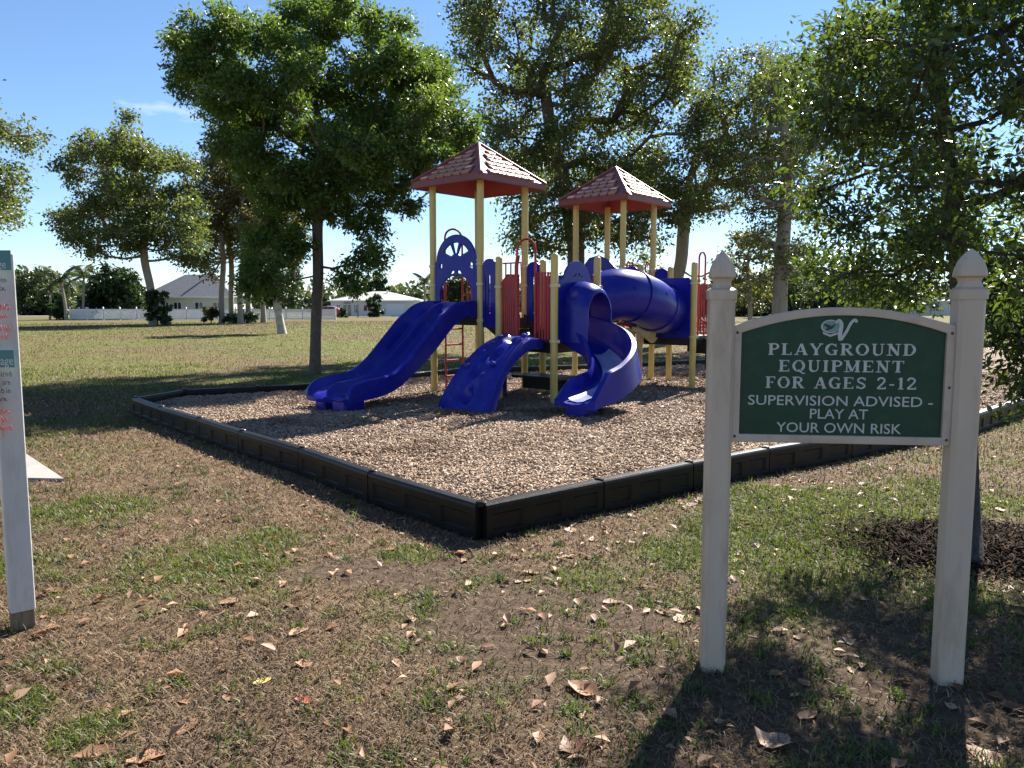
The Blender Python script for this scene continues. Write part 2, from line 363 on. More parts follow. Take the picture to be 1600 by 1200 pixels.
def place(me, name, material, parent, M):
    """mesh object with world matrix M under a parent"""
    me.materials.clear(); me.materials.append(material)
    o = bpy.data.objects.new(name, me); link(o, parent)
    o.matrix_basis = world_matrix(parent).inverted() @ M; return o
def frame_matrix(o, x, y, z):
    return Matrix(((x[0], y[0], z[0], o[0]), (x[1], y[1], z[1], o[1]), (x[2], y[2], z[2], o[2]), (0, 0, 0, 1)))
def arc(cx, cy, r, a0, a1, n, ry=None):
    ry = r if ry is None else ry
    return [(cx + r * math.cos(R(a0 + (a1 - a0) * i / n)), cy + ry * math.sin(R(a0 + (a1 - a0) * i / n))) for i in range(n + 1)]
def smooth_path(pts, n=6):
    """Catmull-Rom through the points"""
    P_ = [Vector(p) for p in pts]; P_ = [P_[0] * 2 - P_[1]] + P_ + [P_[-1] * 2 - P_[-2]]; out = []
    for i in range(1, len(P_) - 2):
        for k in range(n):
            t = k / n; a, b, c, d = P_[i - 1:i + 3]
            out.append(.5 * ((2 * b) + (c - a) * t + (2 * a - 5 * b + 4 * c - d) * t * t + (3 * b - a - 3 * c + d) * t ** 3))
    return out + [P_[-2]]
#@@SETTING
# ============================================================ THE SETTING
# ------------------------------------------------------------ lawn
GREEN_P = [(1230, 800, .75, .9), (1330, 790, .6, .9), (1230, 870, .6, .8), (1050, 860, .35, .6), (900, 905, .3, .6), (640, 870, .22, 1), (330, 880, .55, .6), (430, 840, .3, .45),
           (110, 800, .5, .8), (200, 790, .3, .5), (140, 1140, .16, .9), (20, 1100, .16, .9), (20, 880, .3, .7), (1440, 760, .4, .7), (1560, 790, .5, .6), (720, 800, .2, .4),
           (1500, 930, .4, .45), (1250, 960, .3, .4), (600, 960, .2, .4), (420, 930, .3, .3), (590, 930, .12, .6), (540, 1010, .12, .6), (1130, 830, .3, .7), (1300, 850, .35, .6)]
SOIL_P = [(790, 930, .42, .8), (880, 980, .3, .7), (700, 900, .3, .7), (950, 1040, .3, .5), (560, 880, .3, .6), (460, 900, .25, .5), (1000, 960, .25, .5), (760, 1000, .35, .55),
          (200, 960, .35, .4), (1380, 1000, .5, .5), (1500, 1100, .5, .5), (1180, 1150, .5, .4), (880, 1130, .3, .3), (1560, 850, .6, .8), (1250, 1060, .4, .35)]
GP = [(G(u, v), r, a) for u, v, r, a in GREEN_P]; SP = [(G(u, v), r, a) for u, v, r, a in SOIL_P]
def fields(x, y):
    d = np.hypot(x, y)
    far = np.clip((d - 5.5) / 5, 0, 1)
    g = .2 + .36 * far + .6 * (fbm(x * .9, y * .9, 3) - .5) + .9 * (fbm(x * .16, y * .12, 9) - .5) * far
    s = .06 + .75 * (fbm(x * 1.3, y * 1.3, 21) - .55) * (1 - far * .7)
    for c, r, a in GP: g = g + a * np.exp(-((x - c.x) ** 2 + (y - c.y) ** 2) / (r * r) * 1.2)
    for c, r, a in SP: r = r * 1.25; s = s + a * 1.1 * np.exp(-((x - c.x) ** 2 + (y - c.y) ** 2) / (r * r) * 1.2)
    return np.clip(g, 0, 1), np.clip(s, 0, 1)
def lawn_z(x, y):
    near = np.clip((14 - np.hypot(x, y)) / 4, 0, 1)
    return near * (.035 * (fbm(x * 1.1, y * 1.1, 41, 3) - .5) + .016 * (fbm(x * 7, y * 7, 45, 3) - .5)) - .004
def axis(lo, hi, step, far_lo, far_hi, k=1.14):
    a = list(np.arange(lo, hi, step)); s = step; p = a[-1]
    while p < far_hi: s *= k; p += s; a.append(p)
    s = step; p = a[0]; b = []
    while p > far_lo: s *= k; p -= s; b.append(p)
    return np.array(b[::-1] + a)
gx = axis(-6, 6, .06, -900, 900); gy = axis(.6, 12, .06, -120, 1500)
X, Y = np.meshgrid(gx, gy); gn, gs = fields(X.ravel(), Y.ravel()); Zl = lawn_z(X.ravel(), Y.ravel())
ny, nx = X.shape; ii = (np.arange(ny - 1)[:, None] * nx + np.arange(nx - 1)[None]).ravel()
me = np_mesh('ground', np.stack([X.ravel(), Y.ravel(), Zl], 1), np.stack([ii, ii + 1, ii + nx + 1, ii + nx], 1), LAWN, True, attrs={'green': gn, 'soil': gs})
tag(link(bpy.data.objects.new('ground', me)), 'patchy brown and green lawn with bare soil', kind='structure')

# ------------------------------------------------------------ the wood chip bed and its black border
BZ, CZ = .24, .13
left_run = [(-.21, 4.91), (-2.75, 7.85), (-5.3, 10.75)]
far_run = [(-5.3, 10.75), (-5.05, 11.85), (-4.1, 12.3), (-3.3, 12.8), (-2.13, 14.67), (-1.04, 16.05), (1.8, 17.1), (6.2, 19.6), (16.9, 26.9), (26, 28)]
right_run = [(-.21, 4.91), (2.3, 6.9), (5.43, 9.1), (7.15, 10.7), (13, 15.6), (26, 24)]
outline = left_run[::-1] + right_run[1:] + far_run[:0:-1]
inset_poly = np.array(outline)
def in_poly(x, y, poly):
    x = np.asarray(x); y = np.asarray(y); c = np.zeros(x.shape, bool); n = len(poly)
    for i in range(n):
        x1, y1 = poly[i]; x2, y2 = poly[(i + 1) % n]
        c ^= ((y1 > y) != (y2 > y)) & (x < (x2 - x1) * (y - y1) / (y2 - y1 + 1e-12) + x1)
    return c
def edge_dist(x, y, poly):
    d = np.full(np.shape(x), 1e9); n = len(poly)
    for i in range(n):
        a = np.array(poly[i]); b = np.array(poly[(i + 1) % n]); ab = b - a
        t = np.clip(((x - a[0]) * ab[0] + (y - a[1]) * ab[1]) / (ab @ ab), 0, 1)
        d = np.minimum(d, np.hypot(x - a[0] - t * ab[0], y - a[1] - t * ab[1]))
    return d
def chip_z(x, y):
    corner = np.exp(-((x + .1) ** 2 + (y - 5.4) ** 2) / 1.2) - .9 * np.exp(-((x + 2.6) ** 2 + (y - 10.2) ** 2) / .2) - .9 * np.exp(-((x - .75) ** 2 + (y - 9.1) ** 2) / .2)
    return CZ + .045 * corner + .04 * (fbm(x * 1.4, y * 1.4, 61, 3) - .5)
px = rng.uniform(-5.3, 26, 30000); py = 4.9 + 23.2 * rng.random(30000) ** 1.6
keep = in_poly(px, py, outline) & (edge_dist(px, py, outline) > .06); px, py = px[keep], py[keep]
pts = [Vector(p) for p in outline] + [Vector((float(a), float(b))) for a, b in zip(px[:9000], py[:9000])]
no = len(outline)
res = geometry.delaunay_2d_cdt(pts, [(i, (i + 1) % no) for i in range(no)], [], 1, 1e-5)
bv = np.array([(p.x, p.y) for p in res[0]]); bz = chip_z(bv[:, 0], bv[:, 1])
me = np_mesh('wood_chip_bed', np.column_stack([bv, bz]), np.array([f for f in res[2] if len(f) == 3]), CHIPBED, True)
tag(link(bpy.data.objects.new('wood_chip_bed', me)), 'bed of weathered wood chips under the play structure', kind='structure')

border = empty('playground_border', (-.21, 4.91, 0), 'low black plastic border sections enclosing the wood chip bed', 'border')
def border_section(p, q):
    """one plastic timber: moulded body with a lip, three pockets on each long side and a pin boss at the end"""
    p = Vector((p[0], p[1], 0)); q = Vector((q[0], q[1], 0)); d = q - p; Ln = d.length; x = d / Ln; y = Vector((-x.y, x.x, 0)); z = Vector((0, 0, 1))
    m = MB(); w = .05; g = .006
    P3 = lambda a, b, c: p + x * a + y * b + z * c
    prof = [(-w, 0), (-w, BZ - .03), (-w + .004, BZ - .012), (-w + .014, BZ - .002), (0, BZ), (w - .014, BZ - .002), (w - .004, BZ - .012), (w, BZ - .03), (w, 0)]
    # top cap follows prof; sides are panels with recessed pockets
    m.grid([[P3(a, b, c) for b, c in prof[1:8]] for a in (g, Ln - g)])
    for a in (g, Ln - g): m.add([P3(a, b, c) for b, c in prof], [tuple(range(9))])
    npk = max(1, round(Ln / .38))
    for sgn in (-1, 1):
        cuts = [g]
        for k in range(npk):
            a0 = g + (Ln - 2 * g) * (k + .14) / npk; a1 = g + (Ln - 2 * g) * (k + .86) / npk
            cuts += [a0, a1]
        cuts.append(Ln - g); zs = [0, .05, BZ - .075, BZ - .03]
        for i in range(len(cuts) - 1):
            for j in range(3):
                A, B_, C_, D_ = (cuts[i], zs[j]), (cuts[i + 1], zs[j]), (cuts[i + 1], zs[j + 1]), (cuts[i], zs[j + 1])
                if i % 2 == 1 and j == 1:
                    t = .014; ins = .01
                    o4 = [P3(a, sgn * w, c) for a, c in (A, B_, C_, D_)]
                    n4 = [P3(a, sgn * (w - t), c) for a, c in ((A[0] + ins, A[1] + ins), (B_[0] - ins, B_[1] + ins), (C_[0] - ins, C_[1] - ins), (D_[0] + ins, D_[1] - ins))]
                    m.add(o4 + n4, [(0, 1, 5, 4), (1, 2, 6, 5), (2, 3, 7, 6), (3, 0, 4, 7), (4, 5, 6, 7)])
                else: m.add([P3(a, sgn * w, c) for a, c in (A, B_, C_, D_)], [(0, 1, 2, 3)])
    o = m.build('border_section', BORDER, border, smooth=30)
    b = MB(); b.lathe([(.036, BZ - .02), (.036, BZ + .006), (.03, BZ + .012), (.012, BZ + .013)], p + x * .002, 10); b.build('joint_cap', BORDER, o)
    c = MB(); c.lathe([(.012, BZ + .012), (.012, BZ + .019)], p + x * .002, 6); c.build('stake_head', STEEL, o)
def resample(run, step):
    out = []
    for a, b in zip(run[:-1], run[1:]):
        a = np.array(a); b = np.array(b); n = max(1, round(np.linalg.norm(b - a) / step))
        out += [tuple(a + (b - a) * k / n) for k in range(n)]
    return out + [tuple(run[-1])]
nb = 0
for run in (left_run, right_run, far_run):
    P_ = resample(run, 1.12)
    for a, b in zip(P_[:-1], P_[1:]):
        if a[0] > 19 : continue
        jit = lambda q, k: (q[0] + .02 * math.sin(q[0] * 7 + q[1] * 3), q[1] + .02 * math.cos(q[0] * 5 - q[1] * 4))
        border_section(jit(a, 0), jit(b, 1)); nb += 1

# ------------------------------------------------------------ concrete path at the left
m = MB(); c0 = G(100, 752); c1 = G(42, 713)
pth = [(c0.x, c0.y), (c1.x, c1.y), (c1.x - 6, c1.y + 3.0), (c0.x - 7, c0.y + .6)]
m.prism(pth[::-1], (0, 0, -.08), (1, 0, 0), (0, 1, 0), (0, 0, 1), .105)
tag(m.build('concrete_path', CONC), 'corner of a pale concrete path at the left edge', kind='structure')
# far street in front of the houses
m = MB(); m.prism([(-120, 128), (-10, 131), (-10, 137), (-120, 134)], (0, 0, -.1), (1, 0, 0), (0, 1, 0), (0, 0, 1), .125)
tag(m.build('road', CONC), 'pale far road in front of the white house', kind='structure')
#@@PLAY
# ============================================================ PLAY STRUCTURE
AZ = R(41.07); SQ = 1.041; HS = SQ / 2; ZT, ZLOW = 3.39, 2.25; DK1, DK2 = 1.38, 1.01
ea = Vector((math.sin(AZ), math.cos(AZ), 0)); eb = Vector((-math.cos(AZ), math.sin(AZ), 0)); ez = Vector((0, 0, 1))
T1 = Vector((-.527, 12.561, 0)); T2 = T1 + ea * 3.211 - eb * .454
D1 = T1 - eb * (SQ + .377); D2 = T2 - eb * (SQ + .377)
play = empty('play_structure', (T1.x, T1.y, 0), 'blue, red and yellow play structure with two red roofed towers, slides and a crawl tube', 'playground')
def corner(T, i, j): return T + ea * (HS * i) + eb * (HS * j)
def add_post(p, top, clamps=(), roofed=False):
    m = MB(); r = .054
    prof = [(r, .03), (r, top)] if roofed else [(r, .03), (r, top - .05), (r * .93, top - .025), (r * .7, top - .006), (r * .3, top)]
    m.lathe(prof, p, 16); o = m.build('post', YELLOW, play, smooth=50)
    if clamps:
        for zc in clamps:
            c = MB(); c.lathe([(r + .003, zc - .024), (r + .013, zc - .018), (r + .013, zc + .018), (r + .003, zc + .024)], p, 14)
            c.box(p + Vector((.06, -.035, zc)), (.035, .03, .04)); c.build('clamp', YELLOWP, o, smooth=40)
    return o
for i, j in ((-1, 1), (-1, -1), (1, -1), (1, 1)):
    add_post(corner(T1, i, j), ZT + .05, (1.3, 1.85, 2.15) if (i, j) != (1, 1) else (1.3,), True)
    add_post(corner(T2, i, j), ZT + .05, (1.3, 2.2), True)
    add_post(corner(D1, i, j), ZLOW, (1.02, 1.8))
    add_post(corner(D2, i, j), ZLOW, (1.0, 1.9))

def face(T, n):
    """frame of a deck side: origin in its middle at z=0, x to the right seen from outside, n outward"""
    n = Vector(n); r = ez.cross(n); return T + n * HS, r, n
def plate(name, splines, fr, material, thick=.03, out=0, bevel=.004, parent=play):
    o, r, n = fr
    return place(outline_mesh(splines, thick - 2 * bevel, bevel, name), name, material, parent, frame_matrix(o + n * out, r, ez, n))
def P(fr, x, z, out=0): o, r, n = fr; return o + r * x + ez * z + n * out

# decks with turned-down edges and a row of perforation slots
def deck(T, z, w=SQ, name='deck', d=SQ):
    m = MB(); M = Matrix.Rotation(-AZ, 3, 'Z')
    sx, sy = w - .1, d - .1
    m.box(T + ez * (z - .012), (sx, sy, .024), M)
    for sx_, sy_, lx, ly in ((0, 1, sx, .012), (0, -1, sx, .012), (1, 0, .012, sy), (-1, 0, .012, sy)):
        m.box(T + M @ Vector((sx_ * (sx / 2 - .006), sy_ * (sy / 2 - .006), 0)) + ez * (z - .092), (lx, ly, .135), M)
    for k in range(-2, 3): m.box(T + M @ Vector((k * sx / 6, 0, 0)) + ez * (z - .05), (.02, sy - .04, .05), M)
    return m.build(name, DECK, play, smooth=None)
deck(T1, DK1); deck(T2, DK1); deck(D1, DK2); deck(D2, DK2)
def stair(Tu, Tl):
    mid = (Tu - eb * HS + Tl + eb * HS) / 2; M = Matrix.Rotation(-AZ, 3, 'Z'); m = MB()
    m.box(mid + ez * 1.19, (SQ - .1, .36, .022), M)
    m.box(mid + eb * .17 + ez * 1.27, (SQ - .12, .014, .14), M); m.box(mid - eb * .17 + ez * 1.09, (SQ - .12, .014, .16), M)
    for s in (-1, 1):   # side stringers
        q = mid + ea * s * (HS - .04)
        m.prism([(-.2, 1.0), (.2, 1.25), (.2, 1.42), (-.2, 1.14)], q - ea * .01, eb, ez, ea, .02)
    m.build('step', DECK, play, smooth=None)
stair(T1, D1); stair(T2, D2)

# roofs with separate shingles and ridge caps
def add_roof(T):
    m = MB(); e = .755; ze, za = ZT + .07, 4.07
    def ring(h, z): return [T + ea * (h * i) + eb * (h * j) + ez * z for i, j in ((-1, -1), (1, -1), (1, 1), (-1, 1))]
    rows = [ring(e - .07, ZT + .0), ring(e - .012, ZT - .035), ring(e, ZT - .02), ring(e, ze), ring(e * .72, ze + (za - ze) * .27), ring(e * .4, ze + (za - ze) * .59), ring(.035, za - .015), ring(.012, za)]
    m.grid(rows, True)
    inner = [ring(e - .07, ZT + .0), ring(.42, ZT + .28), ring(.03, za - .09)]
    ro = m.build('roof', ROOF, play, smooth=25)
    m = MB(); m.grid(inner, True); m.build('roof_underside_glow', UNDERGLOW, ro, smooth=25)
    me_s = None
    for k, n in enumerate((-ea, -eb, ea, eb)):
        r = ez.cross(n); base = T + n * e + ez * ze; apex = T + ez * za; up = (apex - base); Ls = up.length; up.normalize(); nn = r.cross(up)
        if me_s is None:
            w, l, t = .15, .1, .02
            b = MB(); b.add([(-w / 2, 0, t + .012), (w / 2, 0, t + .012), (w / 2, l, t - .006), (-w / 2, l, t - .006), (-w / 2, 0, 0), (w / 2, 0, 0), (w / 2, l, 0), (-w / 2, l, 0),
                             (-w / 2 + .012, -.012, t + .009), (w / 2 - .012, -.012, t + .009), (w / 2 - .012, -.012, 0), (-w / 2 + .012, -.012, 0)],
                            [(0, 1, 2, 3), (1, 5, 6, 2), (2, 6, 7, 3), (3, 7, 4, 0), (0, 8, 9, 1), (8, 11, 10, 9), (1, 9, 10, 5), (0, 4, 11, 8), (4, 5, 10, 11), (4, 7, 6, 5)])
            me_s = b.mesh('shingle', SHINGLE, None)
        rows_n = 7; pitch = (Ls - .07) / rows_n
        for row in range(rows_n):
            s0 = .02 + row * pitch; half = e * (1 - (s0 + pitch) / Ls) - .025
            cnt = int(2 * half / .178)
            if cnt < 1: continue
            for c in range(cnt):
                x = (c - (cnt - 1) / 2) * .178 + (.03 if row % 2 else -.03) * (cnt < 7)
                o = bpy.data.objects.new('shingle', me_s); link(o, ro)
                o.matrix_local = Matrix.Translation(-Vector(play.location)) @ frame_matrix(base + r * x + up * s0 + nn * .004, r, up, nn)
    for i, j in ((-1, -1), (1, -1), (1, 1), (-1, 1)):
        c = MB(); p0 = T + ea * (e * i) + eb * (e * j) + ez * (ze - .005)
        c.tube([p0, p0.lerp(T + ez * za, .5) + ez * .0, T + ez * (za + .01)], [.035, .033, .03], 8); c.build('ridge_cap', ROOF, ro)
add_roof(T1); add_roof(T2)

# blue arch panel over the double slide (side towards the lower left)
F = face(T1, -ea); hw = HS - .06
top = [(-hw, 1.40), (-hw, 2.2)] + arc(0, 2.2, hw - .03, 178, 2, 18, .42) + [(hw, 2.2), (hw, 1.40), (hw - .1, 1.40), (hw - .1, 1.75)] + arc(0, 1.75, hw - .1, 0, 180, 16, .38)[1:] + [(-hw + .1, 1.40)]
fan = []
for a0, a1 in ((35, 70), (78, 102), (110, 145)):
    fan.append(arc(0, 2.16, .34, a0, a1, 5, .34) + arc(0, 2.22, .11, a1, a0, 4, .11))
side = [[(s * .37, 2.08), (s * .37, 2.17), (s * .3, 2.2), (s * .3, 2.12)] for s in (-1, 1)]
low = [[(s * .03, 2.03), (s * .14, 2.0), (s * .1, 2.06), (s * .03, 2.08)] for s in (-1, 1)]
top2 = [(-hw, 1.40), (-hw, 2.2)] + arc(0, 2.2, hw - .03, 178, 2, 18, .42) + [(hw, 2.2), (hw, 1.40), (hw - .1, 1.40), (hw - .1, 1.7)] + arc(0, 1.7, hw - .1, 0, 180, 16, .3)[1:] + [(-hw + .1, 1.40)]
plate('arch_panel', [top2] + fan + side + low, F, BLUE, .035)

# double slide: two chutes side by side
def sweep_slide(path, section, name, material, bottom=.06):
    """path: list of (point, side vector, up vector); section(t) -> (offset, height) list across"""
    rows = []
    n = len(path)
    for i, (p, s, u) in enumerate(path):
        sec = section(i / (n - 1)); back = [(sec[-1][0], sec[-1][1] - .02)] + [(sec[k][0] * 1.0, sec[k][1] - bottom) for k in range(len(sec) - 1, -1, -1)]
        back = [(sec[-1][0] + .025, sec[-1][1] - .015), (sec[-1][0] + .022, -bottom)] + [(sec[0][0] - .022, -bottom), (sec[0][0] - .025, sec[0][1] - .015)]
        rows.append([p + s * a + u * h for a, h in sec + back])
    m = MB(); m.grid(rows, True); k = len(rows[0])
    m.add(rows[0], [tuple(range(k))]); m.add(rows[-1], [tuple(range(k))])
    return m.build(name, material, play, smooth=40)
prof = [(0, 1.41), (.22, 1.415), (.42, 1.37), (.62, 1.23), (.9, .97), (1.2, .73), (1.42, .58), (1.65, .44), (1.9, .36), (2.15, .33), (2.38, .30), (2.46, .27)]
pp = smooth_path([(d, 0, z) for d, z in prof], 4)
path = []
for i, p in enumerate(pp):
    t = (pp[min(i + 1, len(pp) - 1)] - pp[max(i - 1, 0)]).normalized(); u = Vector((-t.z, 0, t.x))
    path.append((F[0] + F[2] * p.x + ez * p.z, F[1], (F[2] * u.x + ez * u.z)))
def sec_double(t):
    k = min(1, (1 - t) / .12); e = (.045 + .135 * k) * (1 - .15 * math.sin(t * 14) * (t > .25)); mid = .035 + .13 * k; h = .46
    hump = lambda a, b: [(a, .0), (a + (b - a) * .5, -.012), (b, .0)]
    return [(-h, e), (-h + .03, e + .006), (-h + .055, e * .55), (-h + .09, .02)] + hump(-h + .13, -.1) + [(-.06, .025), (-.035, mid * .6), (-.012, mid), (.012, mid), (.035, mid * .6), (.06, .025)] + hump(.1, h - .13) + [(h - .09, .02), (h - .055, e * .55), (h - .03, e + .006), (h, e)]
ds = sweep_slide(path, sec_double, 'double_slide', BLUE)
for s in (.23,):
    m = MB(); c = P(F, s, .16, 2.28); m.box(c, (.34, .3, .3), Matrix.Rotation(-AZ + PI / 2, 3, 'Z'), .03); m.build('slide_foot', BLUE, ds)
m = MB(); m.box(P(F, -.23, .15, 2.26), (.34, .22, .26), Matrix.Rotation(-AZ + PI / 2, 3, 'Z'), .03); m.build('slide_foot', BLUE, ds)

# ladder with hand loops on the far left side
def loop(fr, xs, z0, ztop, out=0, r=.0165, out0=None):
    x0, x1 = xs; rr = (x1 - x0) / 2; o0 = out if out0 is None else out0
    return [P(fr, x0, z0, o0), P(fr, x0, (z0 + ztop) / 2, out)] + [P(fr, (x0 + x1) / 2 - rr * math.cos(R(a)), ztop - min(rr, .16) + min(rr, .16) * math.sin(R(a)), out) for a in range(0, 181, 15)] + [P(fr, x1, (z0 + ztop) / 2, out), P(fr, x1, z0, o0)]
FB = face(T1, eb)
m = MB(); m.tube(loop(FB, (-.2, .2), .06, 2.78, .06), .017, 8); lad = m.build('ladder', RED, play)
for z in (.36, .62, .88, 1.14):
    m = MB(); m.tube([P(FB, -.2, z, .06), P(FB, .2, z, .06)], .015, 8); m.build('rung', RED, lad)
def bar_panel(fr, x0, x1, z0, z1, n, name='bar_panel', r=.013, out=0, mat_=RED, shoulder=0):
    m = MB()
    m.tube([P(fr, x0, z0, out), P(fr, x1, z0, out), P(fr, x1, z1, out), P(fr, x0 + shoulder, z1, out)] + ([P(fr, x0, z1 - shoulder, out)] if shoulder else []), .017, 8, closed=True)
    fo = m.build(name, mat_, play)
    for k in range(1, n - 1):
        x = x0 + (x1 - x0) * (k + .0) / (n - 1); zt = z1 - max(0, shoulder - (x - x0)) if shoulder else z1
        b = MB(); b.tube([P(fr, x, z0, out), P(fr, x, zt, out)], r, 6, caps=False); b.build('bar', mat_, fo)
    return fo
for s in (-1, 1): bar_panel(FB, s * .36 - .09, s * .36 + .09, 1.42, 2.2, 3)
bar_panel(face(T1, ea), -.44, .44, 1.45, 2.22, 9)

# narrow blue side panels beside the steps
def step_panel(q, n):
    fr = (q, ez.cross(Vector(n)), Vector(n)); w = .135
    plate('step_panel', [[(-w, 1.2), (-w, 2.12)] + arc(0, 2.12, w, 180, 0, 10, .1)[1:-1] + [(w, 2.12), (w, 1.2)], [(-.02, 1.4), (.02, 1.4), (.02, 1.98), (-.02, 1.98)], [(-.09, 1.4), (-.06, 1.4), (-.06, 1.98), (-.09, 1.98)]], fr, BLUE, .03)
for Tq in (T1, T2):
    q = Tq - eb * (HS + .19)
    step_panel(q - ea * HS, -ea); step_panel(q + ea * HS, ea)

# lower deck: red slatted panels either side of the climber opening, with a hand loop
FC = face(D1, -ea)
bar_panel(FC, -.45, -.14, 1.04, 1.97, 9, 'slat_panel', .0165, shoulder=.1)
bar_panel(FC, .2, .46, 1.04, 1.99, 6, 'slat_panel', .017)
m = MB(); m.tube(loop(FC, (-.14, .2), 1.05, 2.47, .03), .017, 8)
m.tube([P(FC, -.17, 1.3, .01), P(FC, -.17, 2.1, .01), P(FC, -.13, 2.25, .02)], .03, 8); m.build('hand_loop', RED, play)
bar_panel(face(D1, ea), -.45, -.36, 1.04, 1.95, 3); bar_panel(face(D1, ea), .36, .45, 1.04, 1.95, 3)

# arched blue climber
cp = smooth_path([(d, 0, z) for d, z in [(-.02, 1.02), (.2, 1.06), (.46, 1.02), (.78, .86), (1.08, .6), (1.3, .3), (1.42, .06)]], 7)
rows = []; nrow = len(cp); NC = 29
def climb_h(u, t):
    h = -.035 * (1 - abs(u) ** 2.5) * 0
    h += .03 * math.cos(u * PI / 2)
    for (u0, t0, su, st, a) in [(-.6, .3, .05, .12, .03), (.62, .36, .05, .1, .03), (-.35, .24, .09, .03, .035), (-.35, .33, .09, .03, .035), (-.35, .42, .09, .03, .035), (-.35, .51, .09, .03, .035), (.25, .3, .22, .06, -.05), (.3, .52, .2, .05, -.045), (-.1, .66, .15, .04, -.05), (.35, .7, .13, .04, .03), (.0, .82, .22, .06, -.075), (-.5, .8, .12, .05, -.04), (.45, .15, .1, .04, .045), (-.05, .42, .05, .16, .025), (.02, .45, .04, .14, -.02)]:
        q = ((u - u0) / su) ** 2 + ((t - t0) / st) ** 2
        h += 1.5 * a * math.exp(-q * q)
    return h
edge_l, edge_r = [], []
for i, p in enumerate(cp):
    t = (cp[min(i + 1, nrow - 1)] - cp[max(i - 1, 0)]).normalized(); u = Vector((-t.z, 0, t.x)); tt = i / (nrow - 1); hwid = .3 + .16 * tt + .02 * math.sin(tt * 9)
    row = []
    U = F_u = FC[2] * u.x + ez * u.z; base = FC[0] + FC[2] * p.x + ez * p.z + FC[1] * (.03 + .03 * tt)
    row.append(base + FC[1] * (-hwid - .005) - U * .13); row.append(base + FC[1] * (-hwid - .005) - U * .02)
    for k in range(NC):
        s = -1 + 2 * k / (NC - 1); row.append(base + FC[1] * (s * hwid) + U * climb_h(s, tt))
    row.append(base + FC[1] * (hwid + .005) - U * .02); row.append(base + FC[1] * (hwid + .005) - U * .13)
    rows.append(row)
m = MB(); m.grid(rows, True); kk = len(rows[0]); m.add(rows[0], [tuple(range(kk))]); m.add(rows[-1], [tuple(range(kk))])
cl = m.build('arch_climber', BLUE, play, smooth=45)
for s, tt in ((.42, .2), (-.62, .62), (.55, .6)):
    i = int(tt * (nrow - 1)); q = rows[i][2 + int((s + 1) / 2 * (NC - 1))]
    m = MB(); m.lathe([(.045, -.01), (.045, .02), (.03, .04), (.01, .045)], q, 10, Matrix.Rotation(.5, 3, 'X')); m.build('foothold', BLUE, cl)

# spiral slide with hooded entrance
FS = face(D1, -eb); hh = HS - .06
hood_out = [(-hh, 1.0), (-hh, 1.78)] + [(-hh + .03, 1.84), (-.33, 1.9)] + arc(0, 1.82, .33, 165, 15, 14, .34) + [(.33, 1.9), (hh - .03, 1.84), (hh, 1.78), (hh, 1.0), (.27, 1.0), (.27, 1.55)] + arc(0, 1.55, .27, 0, 180, 12, .24)[1:] + [(-.27, 1.0)]
hp = plate('slide_hood', [hood_out, [(-.14, 1.93), (-.02, 2.0), (-.02, 1.945)], [(.02, 1.945), (.02, 2.0), (.06, 1.985), (.06, 1.94)], [(.09, 1.935), (.09, 1.975), (.14, 1.94)]], FS, BLUE, .035)
m = MB(); rows = []
for out, k, dz in ((.0, 1.0, 0), (.12, 1.02, 0), (.24, 1.0, -.02), (.36, .95, -.06), (.4, .9, -.1)):
    sec = [(-.33 * k, 1.0), (-.33 * k, 1.5)] + arc(0, 1.5, .33 * k, 180, 0, 14, .36 * k)[1:-1] + [(.33 * k, 1.5), (.33 * k, 1.0)]
    rows.append([P(FS, x, z + (dz if z > 1.2 else 0), out + .02) for x, z in sec])
inner = []
for r_ in rows[::-1]:
    c = sum(r_, Vector()) / len(r_); inner.append([c + (p - c) * .93 for p in r_])
m.grid(rows + inner); m.build('hood_dome', BLUE, hp, smooth=50)
# plan of the spiral: straight out, a right-hand quarter turn, then a run-out
plan = []; ctr = FS[0] - eb * .34 - ea * .62
for k in range(4): plan.append((FS[0] - eb * (.34 * k / 4), -eb))
for k in range(19):
    a = R(95 * k / 18); plan.append((ctr + ea * (.62 * math.cos(a)) - eb * (.62 * math.sin(a)), (-eb * math.cos(a) - ea * math.sin(a))))
dr = plan[-1][1]
for k in range(1, 8): plan.append((plan[22][0] + dr * (.62 * k / 7), dr))
path = []; n = len(plan)
for i, (p, d) in enumerate(plan):
    t = i / (n - 1); sfun = t ** 1.0
    z = 1.03 - .72 * (1 - (1 - min(1, sfun / .93)) ** 1.25) if t < .93 else .31 - .03 * (t - .93) / .07
    side = d.cross(ez)       # to the right of travel = inside of the turn
    bank = .22 * math.sin(min(1, t / .8) * PI); u = (ez + side * bank).normalized(); sd = (side - u * side.dot(u)).normalized()
    path.append((p + ez * z, sd, u))
def sec_spiral(t):
    k = min(1, (1 - t) / .1); o = .06 + (.28 + .06 * math.sin(t * PI)) * k; i_ = .05 + .2 * k
    return [(-.34, o), (-.315, o + .012), (-.29, o - .01), (-.265, o * .6), (-.235, o * .3), (-.19, .035), (-.12, .005), (0, -.012), (.12, .0), (.18, .03), (.215, i_ * .4), (.24, i_ * .8), (.265, i_ + .012), (.29, i_)]
sp = sweep_slide(path, sec_spiral, 'spiral_slide', BLUE, .05)
# the seat paled by wear, with reflected sky put into its colour
rows = []
for i, (p, s, u) in enumerate(path[6:-1]):
    t = (i + 6) / (n - 1); sec = sec_spiral(t)[5:10]; rows.append([p + s * a * (.85 + .0 * t) + u * (h + .011) for a, h in sec])
m = MB(); m.grid(rows); m.build('worn_skylit_chute', BLUEW, sp, smooth=60)
m = MB(); q = plan[-3][0] + ez * .15; m.box(q, (.34, .3, .24), Matrix.Rotation(-AZ + PI / 2, 3, 'Z'), .03); m.build('slide_foot', BLUE, sp)

